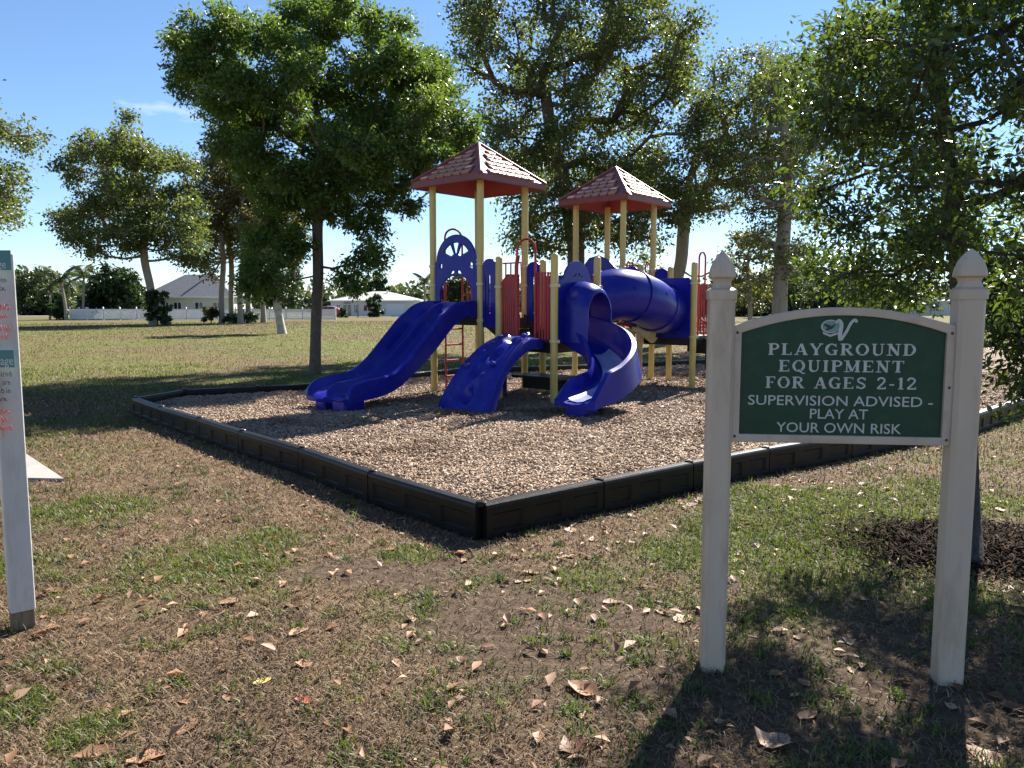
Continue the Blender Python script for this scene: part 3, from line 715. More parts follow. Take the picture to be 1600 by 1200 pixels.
# crawl tube between the two lower decks, with square end panels
FT0 = face(D1, ea); FT1 = face(D2, -ea)
for fr, nm in ((FT1, 'tube_panel'), (FT0, 'tube_panel')):
    h = .47
    plate(nm, [[(-h, .98), (-h - .0, 1.94), (-h + .04, 1.99), (h - .04, 1.99), (h, 1.95), (h, 1.02), (h - .04, .98)], arc(0, 1.47, .36, 0, 345, 23)], fr, BLUE, .04, .02)
s0 = FT0[0] + ez * 1.52; s1 = FT1[0] + ez * 1.47
ctl = [s0, s0 + ea * .3, s0.lerp(s1, .35) - eb * .2 + ez * .2, s0.lerp(s1, .62) - eb * .22 + ez * .13, s1 - ea * .3 - eb * .03, s1 + ea * .02]
tp = smooth_path(ctl, 7); m = MB()
rads = [.405] * len(tp); rads[0] = .45; rads[-1] = .45; rads[-2] = .43
m.tube(tp, rads, 28, caps=False); tb = m.build('crawl_tube', BLUE, play, smooth=60)
for k in (9, 18, 26):
    t = (tp[k + 1] - tp[k - 1]).normalized() * .014; c = MB(); c.tube([tp[k] - t, tp[k] - t * .8, tp[k] + t * .8, tp[k] + t], [.406, .424, .424, .406], 28, caps=False); c.build('tube_flange', BLUE, tb, smooth=40)
for k, an in ((12, 200), (15, 235), (22, 215), (6, 215)):
    t = (tp[k + 1] - tp[k - 1]).normalized(); x = ez - t * t.z; x.normalize(); y = t.cross(x)
    d = x * math.cos(R(an)) * -.35 - eb * .9; d = (d - t * d.dot(t)).normalized()
    c = MB(); c.tube([tp[k] + d * .39, tp[k] + d * .413], .03, 10); c.build('vent_plug', BLUE, tb)

# second tower: blue arch-topped panel in front, red railings behind
F2 = face(T2, -ea)
plate('arch_panel', [[(-hw, 1.42), (-hw, 2.2)] + [(-.33, 2.26), (-.2, 2.4), (0, 2.44), (.2, 2.36), (.33, 2.24)] + [(hw, 2.15), (hw, 1.42)]] + [arc(0, 2.1, .1, 0, 340, 12)], F2, BLUE, .035)
bar_panel(face(T2, ea), -.45, .45, 1.46, 2.3, 11); bar_panel(face(T2, eb), -.45, .45, 1.46, 2.3, 11)
bar_panel(face(T2, -eb), -.45, -.2, 1.46, 2.32, 4, shoulder=.12)
# right lower deck: loops, ladder with red bars, transfer step below
F3 = face(D2, -eb)
for xs in ((-.42, -.2), (.2, .42)):
    m = MB(); m.tube(loop(F3, xs, 1.02, 2.42, .03), .0165, 8); hl = m.build('hand_loop', RED, play)
    for k in range(3):
        x = xs[0] + (xs[1] - xs[0]) * (k + .5) / 3; b = MB(); b.tube([P(F3, x, 1.1, .03), P(F3, x, 1.9, .03)], .012, 6, caps=False); b.build('bar', RED, hl)
m = MB(); M = Matrix.Rotation(-AZ, 3, 'Z')
m.box(D2 - eb * (HS + .2) + ez * .72, (.8, .36, .03), M); m.box(D2 - eb * (HS + .02) + ez * .84, (.8, .02, .24), M)
m.box(D2 - eb * (HS + .55) + ez * .42, (.8, .36, .03), M); m.box(D2 - eb * (HS + .37) + ez * .56, (.8, .02, .27), M)
m.build('transfer_step', DECK, play, smooth=None)
for s in (-1, 1):
    m = MB(); m.tube([D2 - eb * (HS + .7) + ea * s * .42 + ez * .05, D2 - eb * (HS + .7) + ea * s * .42 + ez * .75, D2 - eb * (HS + .5) + ea * s * .42 + ez * 1.0, D2 - eb * (HS + .02) + ea * s * .42 + ez * 1.35], .017, 8); m.build('handrail', RED, play)
F4 = face(D2, ea); bar_panel(F4, -.45, .45, 1.04, 1.9, 9)
arcp = [(0, 1.05), (.35, 1.2), (.7, 1.12), (1.0, .8), (1.15, .4), (1.2, .05)]
m = MB()
for s in (-.3, .3): m.tube(smooth_path([P(F4, s, z, d) for d, z in arcp], 5), .019, 8)
rc = m.build('arch_ladder', RED, play)
for p in smooth_path([P(F4, 0, z, d) for d, z in arcp], 2)[1:-1]:
    b = MB(); b.tube([p - F4[1] * .3, p + F4[1] * .3], .015, 6); b.build('rung', RED, rc)

# talking horn fixed to the post below the crawl tube
hpst = corner(D2, -1, 1); base = hpst + Vector((-.02, -.1, 1.0)); m = MB()
ax = Vector((.55, -.55, -.12)).normalized()
m.tube([base + Vector((-.13, .02, .13)), base + Vector((-.04, 0, .1)), base + ax * .1 + ez * .08, base + ax * .3 + ez * .07], [.035, .05, .08, .15], 16)
m.tube([base + Vector((.03, 0, .05)), base + Vector((.01, .03, -.25))], [.06, .045], 10)
m.build('talking_horn', YELLOWP, play, smooth=50)
m = MB(); m.tube(smooth_path([base + Vector((-.55, .25, -.3)), base + Vector((-.5, .2, .05)), base + Vector((-.35, .12, .2)), base + Vector((-.2, .05, .19)), base + Vector((-.12, .02, .13))], 5), .03, 10); m.build('horn_pipe', RED, play)
gw = T2 - ea * .6 - eb * .7 + ez * 1.0
m = MB(); m.lathe([(.13, 0), (.135, .012), (.13, .024)], gw, 14, Matrix.Rotation(PI / 2, 3, 'X')); m.build('game_wheel', YELLOWP, play)
m = MB(); m.tube([(gw.x, gw.y + .02, .05), (gw.x, gw.y + .02, gw.z + .1)], .025, 8); m.build('wheel_post', RED, play)
# low transfer step under the hooded slide, and the step at its left
m = MB(); m.box(D1 + eb * .1 + ea * .05 + ez * .45, (.9, .5, .04), M); m.box(D1 + eb * .1 + ea * .05 + ez * .34, (.86, .03, .18), M); m.build('transfer_step', DECK, play, smooth=None)
m = MB(); m.box(T1 - ea * (HS - .2) - eb * (HS + .1) + ez * .45, (.3, .3, .8), M, .03); m.build('step_support', BLUE, play)
#@@SIGNS
# ============================================================ GREEN SIGN
sL = Vector((.835, 3.10, 0)); sR = Vector((1.755, 2.99, 0)); sx = (sR - sL).normalized(); sn = Vector((sx.y, -sx.x, 0)); PW = .098
sign = empty('playground_sign', (sL + sR) / 2, 'green arched sign between two cream posts with pointed caps', 'sign')
def sign_post(p):
    M = Matrix(((sx.x, -sn.x, 0), (sx.y, -sn.y, 0), (0, 0, 1))); m = MB(); h = PW / 2; c = .014
    sec = lambda k, cc: [(-k + cc, -k), (k - cc, -k), (k, -k + cc), (k, k - cc), (k - cc, k), (-k + cc, k), (-k, k - cc), (-k, -k + cc)]
    rows = [[p + M @ Vector((x, y, z)) for x, y in sec(h * (1 + .004 * math.sin(z * 9)), c)] for z in (-.03, .3, .7, 1.1, 1.5, 1.56)]
    m.grid(rows, True); m.add(rows[-1], [tuple(range(8))]); o = m.build('post', VINYL, sign, smooth=None)
    q = MB()
    prof = [(h + .004, 1.53), (h + .005, 1.567), (h - .004, 1.573), (h * .8, 1.576), (h * .68, 1.588), (h * .64, 1.598), (h * .74, 1.61), (h * .98, 1.618), (h * .99, 1.623), (h * .9, 1.65), (h * .7, 1.68), (h * .4, 1.703), (.004, 1.722)]
    r2 = [[p + M @ Vector((x, y, z)) for x, y in sec(k, min(c, k * .2))] for k, z in prof]
    q.grid(r2, True); q.add(r2[-1], [tuple(range(8))]); q.build('post_cap', VINYL, o, smooth=28)
sign_post(sL); sign_post(sR)
bw = ((sR - sL).length - PW) / 2 - .001; z0, z1, z2 = .965, 1.425, 1.497
mid = (sL + sR) / 2
def sign_top(hw_, za, zb, n=20): return [(hw_ - 2 * hw_ * k / n, za + (zb - za) * (1 - ((hw_ - 2 * hw_ * k / n) / hw_) ** 2)) for k in range(n + 1)]
outer = [(-bw, z0), (bw, z0)] + sign_top(bw, z1, z2); fi = .026
inner = [(-bw + fi, z0 + fi), (bw - fi, z0 + fi)] + sign_top(bw - fi, z1 - fi * .9, z2 - fi)
SF = (mid, sx, sn)
fr_o = place(outline_mesh([outer, inner], .044, .003, 'sign_frame'), 'sign_frame', FRAMEP, sign, frame_matrix(mid, sx, ez, sn))
bd = [(-bw + fi - .006, z0 + fi - .006), (bw - fi + .006, z0 + fi - .006)] + sign_top(bw - fi + .006, z1 - fi * .9 + .006, z2 - fi + .006)
board = place(outline_mesh([bd], .02, 0, 'sign_board'), 'sign_board', SIGNG, sign, frame_matrix(mid, sx, ez, sn))
for x, z in ((-bw + .012, 1.40), (bw - .012, 1.40), (-bw + .012, .985), (bw - .012, .985), (bw - .012, 1.19)):
    m = MB(); m.lathe([(.006, 0), (.006, .003), (.003, .005)], (0, 0, 0), 8)
    me = m.mesh('bolt', RUSTY, 40); place(me, 'bolt', RUSTY, fr_o, frame_matrix(mid + sx * x + ez * z + sn * .022, sx, ez, sn))
# serif capitals drawn as pen strokes: (points, width) in a cell of height 1
def A_(cx, cy, rx, ry, a0, a1, n=14): return arc(cx, cy, rx, a0, a1, n, ry)
TH, TN, SE = .2, .085, .075
def stem(x, y0=0, y1=1, w=TH, s0=1, s1=1, sw=.3):
    out = [([(x, y0), (x, y1)], w)]
    if s0: out.append(([(x - sw / 2 - .03, y0 + SE / 2), (x + sw / 2 + .03, y0 + SE / 2)], SE))
    if s1: out.append(([(x - sw / 2 - .03, y1 - SE / 2), (x + sw / 2 + .03, y1 - SE / 2)], SE))
    return out
GLY = {
    'P': (.74, stem(.2) + [([(.2, .955)] + A_(.42, .73, .22, .225, 90, -90) + [(.2, .505)], .11), (A_(.44, .73, .21, .19, 50, -50), .15)]),
    'L': (.72, stem(.2) + [([(.2, .045), (.64, .045)], .09), ([(.65, 0), (.65, .25)], .07)]),
    'A': (.86, [([(.14, .04), (.42, .97)], TN), ([(.43, .97), (.72, .04)], TH), ([(.22, .31), (.6, .31)], .075), ([(.0, SE / 2), (.28, SE / 2)], SE), ([(.56, SE / 2), (.88, SE / 2)], SE)]),
    'Y': (.84, stem(.42, 0, .48, TH, 1, 0) + [([(.12, .95), (.42, .42)], .17), ([(.72, .95), (.44, .44)], TN), ([(-.01, 1 - SE / 2), (.28, 1 - SE / 2)], SE), ([(.58, 1 - SE / 2), (.86, 1 - SE / 2)], SE)]),
    'G': (.86, [(A_(.44, .5, .34, .45, 42, 300, 22), .1), (A_(.42, .5, .3, .4, 115, 245), .19), ([(.68, .02), (.68, .42)], .17), ([(.5, .42), (.84, .42)], SE), ([(.7, .7), (.7, .97)], .06)]),
    'R': (.84, stem(.2) + [([(.2, .955)] + A_(.42, .74, .22, .215, 90, -90) + [(.2, .525)], .1), (A_(.44, .74, .2, .18, 50, -50), .15), ([(.4, .52), (.7, .05)], .18), ([(.6, SE / 2), (.86, SE / 2)], SE)]),
    'O': (.88, [(A_(.44, .5, .36, .455, 0, 360, 28), .1), (A_(.4, .5, .29, .38, 120, 240), .17), (A_(.48, .5, .29, .38, -60, 60), .17)]),
    'U': (.86, [([(.2, .97), (.2, .3)] + A_(.43, .3, .23, .255, 180, 270, 8), .17), (A_(.43, .3, .25, .255, 270, 360, 8) + [(.68, .97)], TN), ([(.04, 1 - SE / 2), (.36, 1 - SE / 2)], SE), ([(.55, 1 - SE / 2), (.83, 1 - SE / 2)], SE)]),
    'N': (.88, stem(.17, 0, 1, TN) + [([(.14, .97), (.7, .04)], TH)] + stem(.71, 0, 1, TN, 0, 1)),
    'D': (.86, stem(.2) + [([(.2, .955), (.36, .955)] + A_(.36, .5, .38, .455, 90, -90) + [(.2, .045)], .095), (A_(.4, .5, .32, .38, 55, -55), .18)]),
    'E': (.76, stem(.2) + [([(.2, .955), (.66, .955)], .08), ([(.2, .045), (.68, .045)], .08), ([(.2, .5), (.5, .5)], .075), ([(.66, 1), (.66, .78)], .06), ([(.68, 0), (.68, .24)], .06), ([(.5, .4), (.5, .6)], .05)]),
    'Q': (.88, [(A_(.44, .5, .36, .455, 0, 360, 28), .1), (A_(.4, .5, .29, .38, 120, 240), .17), (A_(.48, .5, .29, .38, -60, 60), .17), ([(.42, .2), (.56, .0), (.72, -.14), (.86, -.13)], .1)]),
    'I': (.42, stem(.21)),
    'M': (1.02, stem(.16, 0, 1, TN) + [([(.16, .97), (.5, .08)], .18), ([(.5, .06), (.84, .97)], TN)] + stem(.84, 0, 1, TH)),
    'T': (.8, stem(.4, 0, 1, TH, 1, 0) + [([(.05, .955), (.75, .955)], .08), ([(.06, 1), (.06, .74)], .06), ([(.74, 1), (.74, .74)], .06)]),
    'F': (.7, stem(.2) + [([(.2, .955), (.64, .955)], .08), ([(.2, .5), (.5, .5)], .075), ([(.64, 1), (.64, .76)], .06), ([(.5, .4), (.5, .6)], .05)]),
    'S': (.7, [(smooth_path([(.6, .8, 0), (.4, .955, 0), (.15, .82, 0), (.2, .6, 0), (.5, .42, 0), (.58, .2, 0), (.35, .045, 0), (.09, .2, 0)], 5), .13), ([(.61, .72), (.61, .97)], .06), ([(.08, .03), (.08, .28)], .06)]),
    '2': (.68, [(smooth_path([(.1, .74, 0), (.2, .93, 0), (.42, .94, 0), (.55, .76, 0), (.44, .5, 0), (.1, .09, 0)], 5), .14), ([(.06, .06), (.62, .06)], .12), ([(.62, .0), (.62, .22)], .06)]),
    '-': (.46, [([(.07, .38), (.39, .38)], .12)]),
    '1': (.5, stem(.26, 0, 1, .18, 1, 0) + [([(.08, .84), (.26, .95)], .08)]), ' ': (.42, [])}
def serif_line(text, height, width, zb, name):
    m = MB(); x = 0; k = 0; tot = sum(GLY[c][0] for c in text) + .12 * (len(text) - 1); sxk = width / (tot * height)
    for c in text:
        w, st = GLY[c]
        for pts, pw in st:
            p2 = [(p[0], p[1]) for p in pts]; n = len(p2); a = []; b_ = []
            for i in range(n):
                q0 = p2[max(i - 1, 0)]; q1 = p2[min(i + 1, n - 1)]; dx, dy = q1[0] - q0[0], q1[1] - q0[1]; l = math.hypot(dx, dy) or 1
                a.append((p2[i][0] - dy / l * pw / 2, p2[i][1] + dx / l * pw / 2)); b_.append((p2[i][0] + dy / l * pw / 2, p2[i][1] - dx / l * pw / 2))
            zo = .0115 + .00012 * (k % 9); k += 1
            to = lambda p: mid + sx * (((x + p[0]) * sxk * height) - width / 2) + ez * (zb + p[1] * height) + sn * zo
            m.grid([[to(p) for p in a], [to(p) for p in b_]])
        x += w + .12
    return m.build(name, LETTER, board, smooth=None)
serif_line('PLAYGROUND', .046, .56, 1.312, 'lettering'); serif_line('EQUIPMENT', .046, .475, 1.246, 'lettering'); serif_line('FOR AGES 2-12', .046, .572, 1.18, 'lettering')
def sans_line(body, zb, cap, width, parent, o, x_, n_, material, out, align='CENTER', cx=0, bold=0):
    me = text_mesh(body, 1, .001, bold)
    co = np.array([v.co for v in me.vertices]); lo, hi = co[:, 0].min(), co[:, 0].max(); ch = .729
    kx = width / (hi - lo); kz = cap / ch; off = (lo + hi) / 2 if align == 'CENTER' else hi
    M = frame_matrix(o + x_ * (cx - off * kx) + ez * zb + n_ * out, x_ * kx, ez * kz, n_)
    return place(me, 'lettering', material, parent, M)
sans_line('SUPERVISION ADVISED -', 1.112, .041, .70, board, mid, sx, sn, LETTER, .0115, bold=.004)
sans_line('PLAY AT', 1.060, .041, .22, board, mid, sx, sn, LETTER, .0115, bold=.004)
sans_line('YOUR OWN RISK', 1.004, .041, .475, board, mid, sx, sn, LETTER, .0115, bold=.004)
# emblem: oval with a dark bird, and a large script V
def flat(poly, material, out, name='emblem', parent=board): return place(outline_mesh([poly], .0008, 0, name), name, material, parent, frame_matrix(mid + sn * out, sx, ez, sn))
ecx, ecz = -.045, 1.425
flat(arc(ecx, ecz, .036, 0, 350, 28, .026), LETTER, .0112); flat(arc(ecx + .002, ecz, .032, 0, 350, 28, .022), LOGOG, .0122)
flat([(ecx - .028, ecz + .012), (ecx - .012, ecz + .008), (ecx + .004, ecz + .002), (ecx + .02, ecz + .012), (ecx + .012, ecz - .004), (ecx + .004, ecz - .01), (ecx - .008, ecz - .014), (ecx - .02, ecz - .016), (ecx - .012, ecz - .004), (ecx - .022, ecz + .002)], LOGOD, .0132)
flat([(ecx - .03, ecz - .02), (ecx + .0, ecz - .032), (ecx + .03, ecz - .022), (ecx + .03, ecz - .03), (ecx + .0, ecz - .041), (ecx - .026, ecz - .03)], LETTER, .0118)
vv = smooth_path([(ecx + .018, ecz + .012, 0), (ecx + .03, ecz + .024, 0), (ecx + .04, ecz + .008, 0), (ecx + .036, ecz - .03, 0), (ecx + .038, ecz - .05, 0)], 5) + smooth_path([(ecx + .042, ecz - .05, 0), (ecx + .06, ecz - .02, 0), (ecx + .075, ecz + .012, 0), (ecx + .09, ecz + .026, 0), (ecx + .098, ecz + .016, 0)], 5)
wv = [.004 + .004 * min(i, 12) / 12 if i < 21 else .0055 for i in range(len(vv))]
lft, rgt = [], []
for i, p in enumerate(vv):
    t = vv[min(i + 1, len(vv) - 1)] - vv[max(i - 1, 0)]; t.normalize(); nn = Vector((-t.y, t.x, 0)); lft.append(p + nn * wv[i]); rgt.append(p - nn * wv[i])
m = MB(); m.grid([[mid + sx * p.x + ez * p.y + sn * .0142 for p in lft], [mid + sx * p.x + ez * p.y + sn * .0142 for p in rgt]]); m.build('emblem', LETTER, board, smooth=None)

# ============================================================ RULES SIGN AT THE LEFT EDGE
rp = G(36, 978); rules = empty('rules_sign', (rp.x, rp.y, 0), 'white post with cream rules boards cut off by the left edge', 'sign')
def turned_post(p, z_lo, z_hi, w, name, material, ang=R(40)):
    m = MB(); m.box(p + ez * (z_lo + z_hi) / 2, (w, w, z_hi - z_lo), Matrix.Rotation(ang, 3, 'Z'), .004); return m.build(name, material, rules, smooth=None)
turned_post(Vector((rp.x, rp.y, 0)), .085, 1.74, .1, 'post', POSTW); turned_post(Vector((rp.x, rp.y, 0)), -.04, .084, .094, 'post_foot', WOODB)
q = Vector((rp.x - .62, rp.y, 0)); turned_post(q, .085, 1.74, .1, 'post', POSTW); turned_post(q, -.04, .084, .094, 'post_foot', WOODB)
yd = rp.y - .09
for va, vb, ed in ((386, 543.5, (20, 31)), (545.5, 685, (31, 39))):
    ta, tb_ = W(ed[0], va, yd), W(ed[1], vb, yd); xr = rp.x + .012
    m = MB(); m.box(((xr - .68 / 2), yd + .008, (ta.z + tb_.z) / 2), (.68, .016, ta.z - tb_.z), None, .003); bo = m.build('rules_board', SIGNW, rules, smooth=None)
    if va < 400: boU = bo; topU = ta.z
    else: boL = bo; topL = ta.z
zz = lambda v: W(20, v, yd).z
tl = [(boU, 'ge', 419, 'w', 9.5, 13), (boU, 'en', 441, 'k', 10, 9), (boU, 'sk.', 454, 'k', 9.5, 9), (boU, 'ING', 484, 'r', 15, 9.5), (boU, 'wn.', 497, 'r', 13, 9), (boU, 'ill be', 517, 'r', 16, 9.5), (boU, 'ed!', 530, 'r', 13, 9),
      (boL, 'age', 570, 'w', 21, 14), (boL, 'rized', 588, 'k', 18, 9.5), (boL, 's are', 601, 'k', 16.5, 9), (boL, 'ed in', 614, 'k', 16.5, 9.5), (boL, 'ark.', 627, 'k', 12.5, 9), (boL, 'tors', 646, 'r', 15, 9), (boL, 'be', 659, 'r', 11.5, 9.5), (boL, 'cuted.', 672, 'r', 20, 9)]
for par, s, v, c, ur, hpx in tl:
    pr = W(ur, v, yd - .002); me = text_mesh(s, 1, .001, .004); co = np.array([w_.co for w_ in me.vertices]); hi = co[:, 0].max()
    k = hpx / FPX * yd / .73
    place(me, 'lettering', {'w': LETTER, 'k': INK, 'r': INKR}[c], par, frame_matrix(Vector((pr.x - hi * k * .82, yd - .0016, pr.z)), Vector((k * .82, 0, 0)), Vector((0, 0, k)), Vector((0, -1, 0))))
for par, va, vb, ur in ((boU, 391, 422, 16.5), (boL, 543 + 4, 574, 21.5)):
    a, b = W(ur, va, yd), W(ur, vb, yd); m = MB(); m.box((a.x - .3, yd - .0006, (a.z + b.z) / 2), (.6, .001, a.z - b.z)); m.build('heading_band', TEAL, par, smooth=None)
#@@TREES
# ============================================================ TREES
def unit(v): return v / (np.linalg.norm(v, axis=-1, keepdims=True) + 1e-9)
def leaf_arrays(p, d, L, wid, tint, fold=.18, upb=.5):
    n = len(p); d = unit(d)
    r = rng.normal(size=(n, 3)); r[:, 2] += upb * 2
    s = unit(np.cross(d, r)); nrm = np.cross(s, d)
    L = L[:, None]; w = wid[:, None]
    a = p; b = p + d * L * .45 + s * w * .5 + nrm * w * fold; c = p + d * L; e = p + d * L * .45 - s * w * .5 + nrm * w * fold
    V = np.stack([a, b, c, e], 1).reshape(-1, 3); i = np.arange(n)[:, None] * 4
    F_ = np.concatenate([i + np.array([[0, 1, 2]]), i + np.array([[0, 2, 3]])], 1).reshape(-1, 3)
    return V, F_, np.repeat(tint, 4)
def frusta(p0, p1, r0, r1, n):
    t = unit(p1 - p0); ref = np.where(np.abs(t[:, 2:3]) < .9, np.array([[0, 0, 1.]]), np.array([[1., 0, 0]]))
    x = unit(np.cross(t, ref)); y = np.cross(t, x); a = np.arange(n) * 2 * PI / n
    ring = x[:, None] * np.cos(a)[None, :, None] + y[:, None] * np.sin(a)[None, :, None]
    V = np.concatenate([p0[:, None] + ring * r0[:, None, None], p1[:, None] + ring * r1[:, None, None]], 1)
    m = len(p0); base = np.arange(m)[:, None, None] * 2 * n; k = np.arange(n); k2 = (k + 1) % n
    F_ = base + np.stack([k, k2, n + k2, n + k], 1)[None]
    return V.reshape(-1, 3), F_.reshape(-1, 4)
def poly_clumps(poly, dist, n, thick, sep, back=1.0, skew=0.):
    """clump centres filling a crown: outline in photo pixels at forward distance dist, rounded in depth"""
    poly = np.array(poly, float); lo, hi = poly.min(0), poly.max(0); out = []; tries = 0
    uv = rng.uniform(lo, hi, (6000, 2)); ok = in_poly(uv[:, 0], uv[:, 1], poly); uv = uv[ok]; ed = edge_dist(uv[:, 0], uv[:, 1], poly); em = ed.max()
    pxm = dist / FPX
    for (u, v), e in zip(uv, ed):
        if e < sep * .35 / pxm: continue
        T = thick * math.sqrt(max(.05, 1 - (1 - min(1, e / em)) ** 2))
        off = rng.uniform(-1, 1) * T
        p = np.array(W(u, v, dist + off * (back if off > 0 else 1)))
        if p[2] < .3: continue
        if all(np.linalg.norm(p - q) > sep for q in out): out.append(p)
        if len(out) >= n: break
    return out
def grow(trunk, r0, clumps, rc, n_twig, r_tip=.006, step=.35, min_z=None, wob=.12):
    """skeleton: trunk polyline, then each clump joined to the nearest suitable node; returns edges and twig ends"""
    pos = []; par = []; plen = []
    tr = smooth_path(trunk, 5)
    for k, p in enumerate(tr):
        pos.append(np.array(p)); par.append(k - 1); plen.append(0 if k == 0 else plen[-1] + (tr[k] - tr[k - 1]).length)
    mz = min_z if min_z is not None else tr[len(tr) // 2].z
    A = np.array(pos); base = tr[-1]
    def join(c, bow, jit, stp, wlen):
        P_ = np.array(pos); d = np.linalg.norm(P_ - c, axis=1)
        cost = d + wlen * np.array(plen) + .9 * np.maximum(0, P_[:, 2] - c[2] - .15) + 50 * (P_[:, 2] < mz)
        i = int(np.argmin(cost)); a = pos[i]; D = np.linalg.norm(c - a); n = max(1, int(D / stp)); last = i
        side = rng.normal(size=3) * jit * D; ctrl = (a + c) / 2 + np.array([0, 0, bow * D]) + side
        for k in range(1, n + 1):
            t = k / n; q = (1 - t) ** 2 * a + 2 * t * (1 - t) * ctrl + t * t * c
            if k < n: q = q + rng.normal(size=3) * wob * stp * .5
            pos.append(q); par.append(last); plen.append(plen[last] + np.linalg.norm(q - pos[last])); last = len(pos) - 1
        return last
    order = sorted(range(len(clumps)), key=lambda i: np.linalg.norm(clumps[i] - np.array(base)))
    ends = []; tw = []
    for i in order: ends.append(join(clumps[i], -.1, .12, step, .18))
    for i, e in zip(order, ends):
        for k in range(n_twig):
            v = rng.normal(size=3); v /= np.linalg.norm(v); c = clumps[i] + v * rc * rng.uniform(.45, 1.05) * np.array([1, 1, .8])
            P_ = pos[e]; a = P_; D = np.linalg.norm(c - a); n = 2; last = e; ctrl = (a + c) / 2 + np.array([0, 0, .1 * D]) + rng.normal(size=3) * .1 * D
            for q_ in range(1, n + 1):
                t = q_ / n; q = (1 - t) ** 2 * a + 2 * t * (1 - t) * ctrl + t * t * c
                pos.append(q); par.append(last); plen.append(plen[last] + .1); last = len(pos) - 1
            tw.append((last, i))
    N_ = len(pos); rad = np.zeros(N_); ex = 2.35; acc = np.zeros(N_); kids = np.zeros(N_, int)
    for i in range(1, N_): kids[par[i]] += 1
    for i in range(N_ - 1, -1, -1):
        if kids[i] == 0: acc[i] = r_tip ** ex
        if par[i] >= 0: acc[par[i]] += acc[i]
    rad = acc ** (1 / ex); k = r0 / rad[0]
    rad = np.where(rad > r_tip * 1.2, r_tip + (rad - r_tip) * (r0 - r_tip) / (rad[0] - r_tip), rad)
    # root flare
    for i in range(len(tr)):
        h = tr[i].z - tr[0].z; rad[i] *= 1 + .35 * math.exp(-h / (r0 * 2.2))
    return np.array(pos), np.array(par), rad, tw
def make_tree(name, label, trunk_px, dist, r0, poly, n_cl, rc, n_tw, n_lf, leaf, lmat, bmat, thick, sep, group=None, cat='tree', min_z=None, back=1., spread=.45, wfac=.5, trunk_off=None, base_pt=None, tint_tw=.28, r_tip=.006, step=.35, extra=None, parts=('trunk', 'crown'), upb=.5, droop=.25):
    tp_ = [W(u, v, dist + (trunk_off[k] if trunk_off else 0)) for k, (u, v) in enumerate(trunk_px)]; tp_[0].z = -.05
    if base_pt is not None: tp_[0].x, tp_[0].y = base_pt
    root = empty(name, (tp_[0].x, tp_[0].y, 0), label, cat, group); org = np.array([tp_[0].x, tp_[0].y, 0])
    cl = poly_clumps(poly, dist, n_cl, thick, sep, back)
    if extra: cl += [np.array(e) for e in extra]
    pos, par, rad, tw = grow(tp_, r0, cl, rc, n_tw, r_tip, step, min_z)
    e = np.arange(1, len(pos)); p0, p1, a0, a1 = pos[par[e]], pos[e], np.minimum(rad[par[e]], rad[e] * 1.35), rad[e]
    big = a1 > r0 * .22
    Vs, Fs, o = [], [], 0
    for msk, n in ((big, 10), (~big, 4)):
        if msk.sum() == 0: continue
        V, F_ = frusta(p0[msk], p1[msk] + (p1[msk] - p0[msk]) * .04, a0[msk], a1[msk], n); Vs.append(V); Fs.append(F_ + o); o += len(V)
    me = np_mesh(parts[0], np.concatenate(Vs) - org, np.concatenate(Fs), bmat, True); link(bpy.data.objects.new(parts[0], me), root)
    te = np.array([t[0] for t in tw]); m = len(te); ctr = np.repeat(pos[te], n_lf, 0)
    cent = np.mean(cl, 0); outd = unit(np.repeat(pos[te] - pos[par[te]], n_lf, 0))
    p = ctr + rng.normal(size=(m * n_lf, 3)) * rc * spread * np.array([.5, .5, .42]) - outd * rc * .12
    d = outd * .7 + rng.normal(size=(m * n_lf, 3)) * .75; d[:, 2] -= droop
    L = leaf * rng.uniform(.6, 1.3, m * n_lf); tint = np.clip(np.repeat(rng.beta(2, 2.4, m), n_lf) * (1 - tint_tw) + tint_tw * rng.random(m * n_lf), 0, 1)
    V, F_, tn = leaf_arrays(p, d, L, L * wfac * rng.uniform(.8, 1.2, m * n_lf), tint, upb=upb)
    me = np_mesh(parts[1], V - org, F_, lmat, False, tn); link(bpy.data.objects.new(parts[1], me), root)
    return root

# the big shade tree left of the playground
make_tree('shade_tree', 'large dense green shade tree standing left of the blue double slide', [(492, 588), (494, 500), (497, 430), (496, 360), (498, 280), (502, 200)], 17.3, .118,
          [(345, 12), (420, -12), (560, -8), (600, 35), (650, 40), (690, 85), (712, 130), (752, 170), (758, 225), (725, 270), (690, 285), (650, 290), (640, 340), (620, 370), (575, 385), (560, 350), (530, 340), (505, 395), (470, 415), (440, 400), (430, 340), (380, 300), (340, 245), (325, 195), (280, 165), (243, 110), (262, 75), (300, 40)],
          150, .46, 17, 56, .105, L_MAIN, BARK, 2.6, .42, min_z=2.2, wfac=.42, spread=.42, extra=[W(400, 420, 17.0), W(400, 380, 17.2), W(425, 440, 16.8), W(395, 450, 17.1), W(560, 405, 16.6), W(545, 435, 17.0), W(585, 400, 17.4), W(415, 350, 17.5), W(455, 385, 17)])
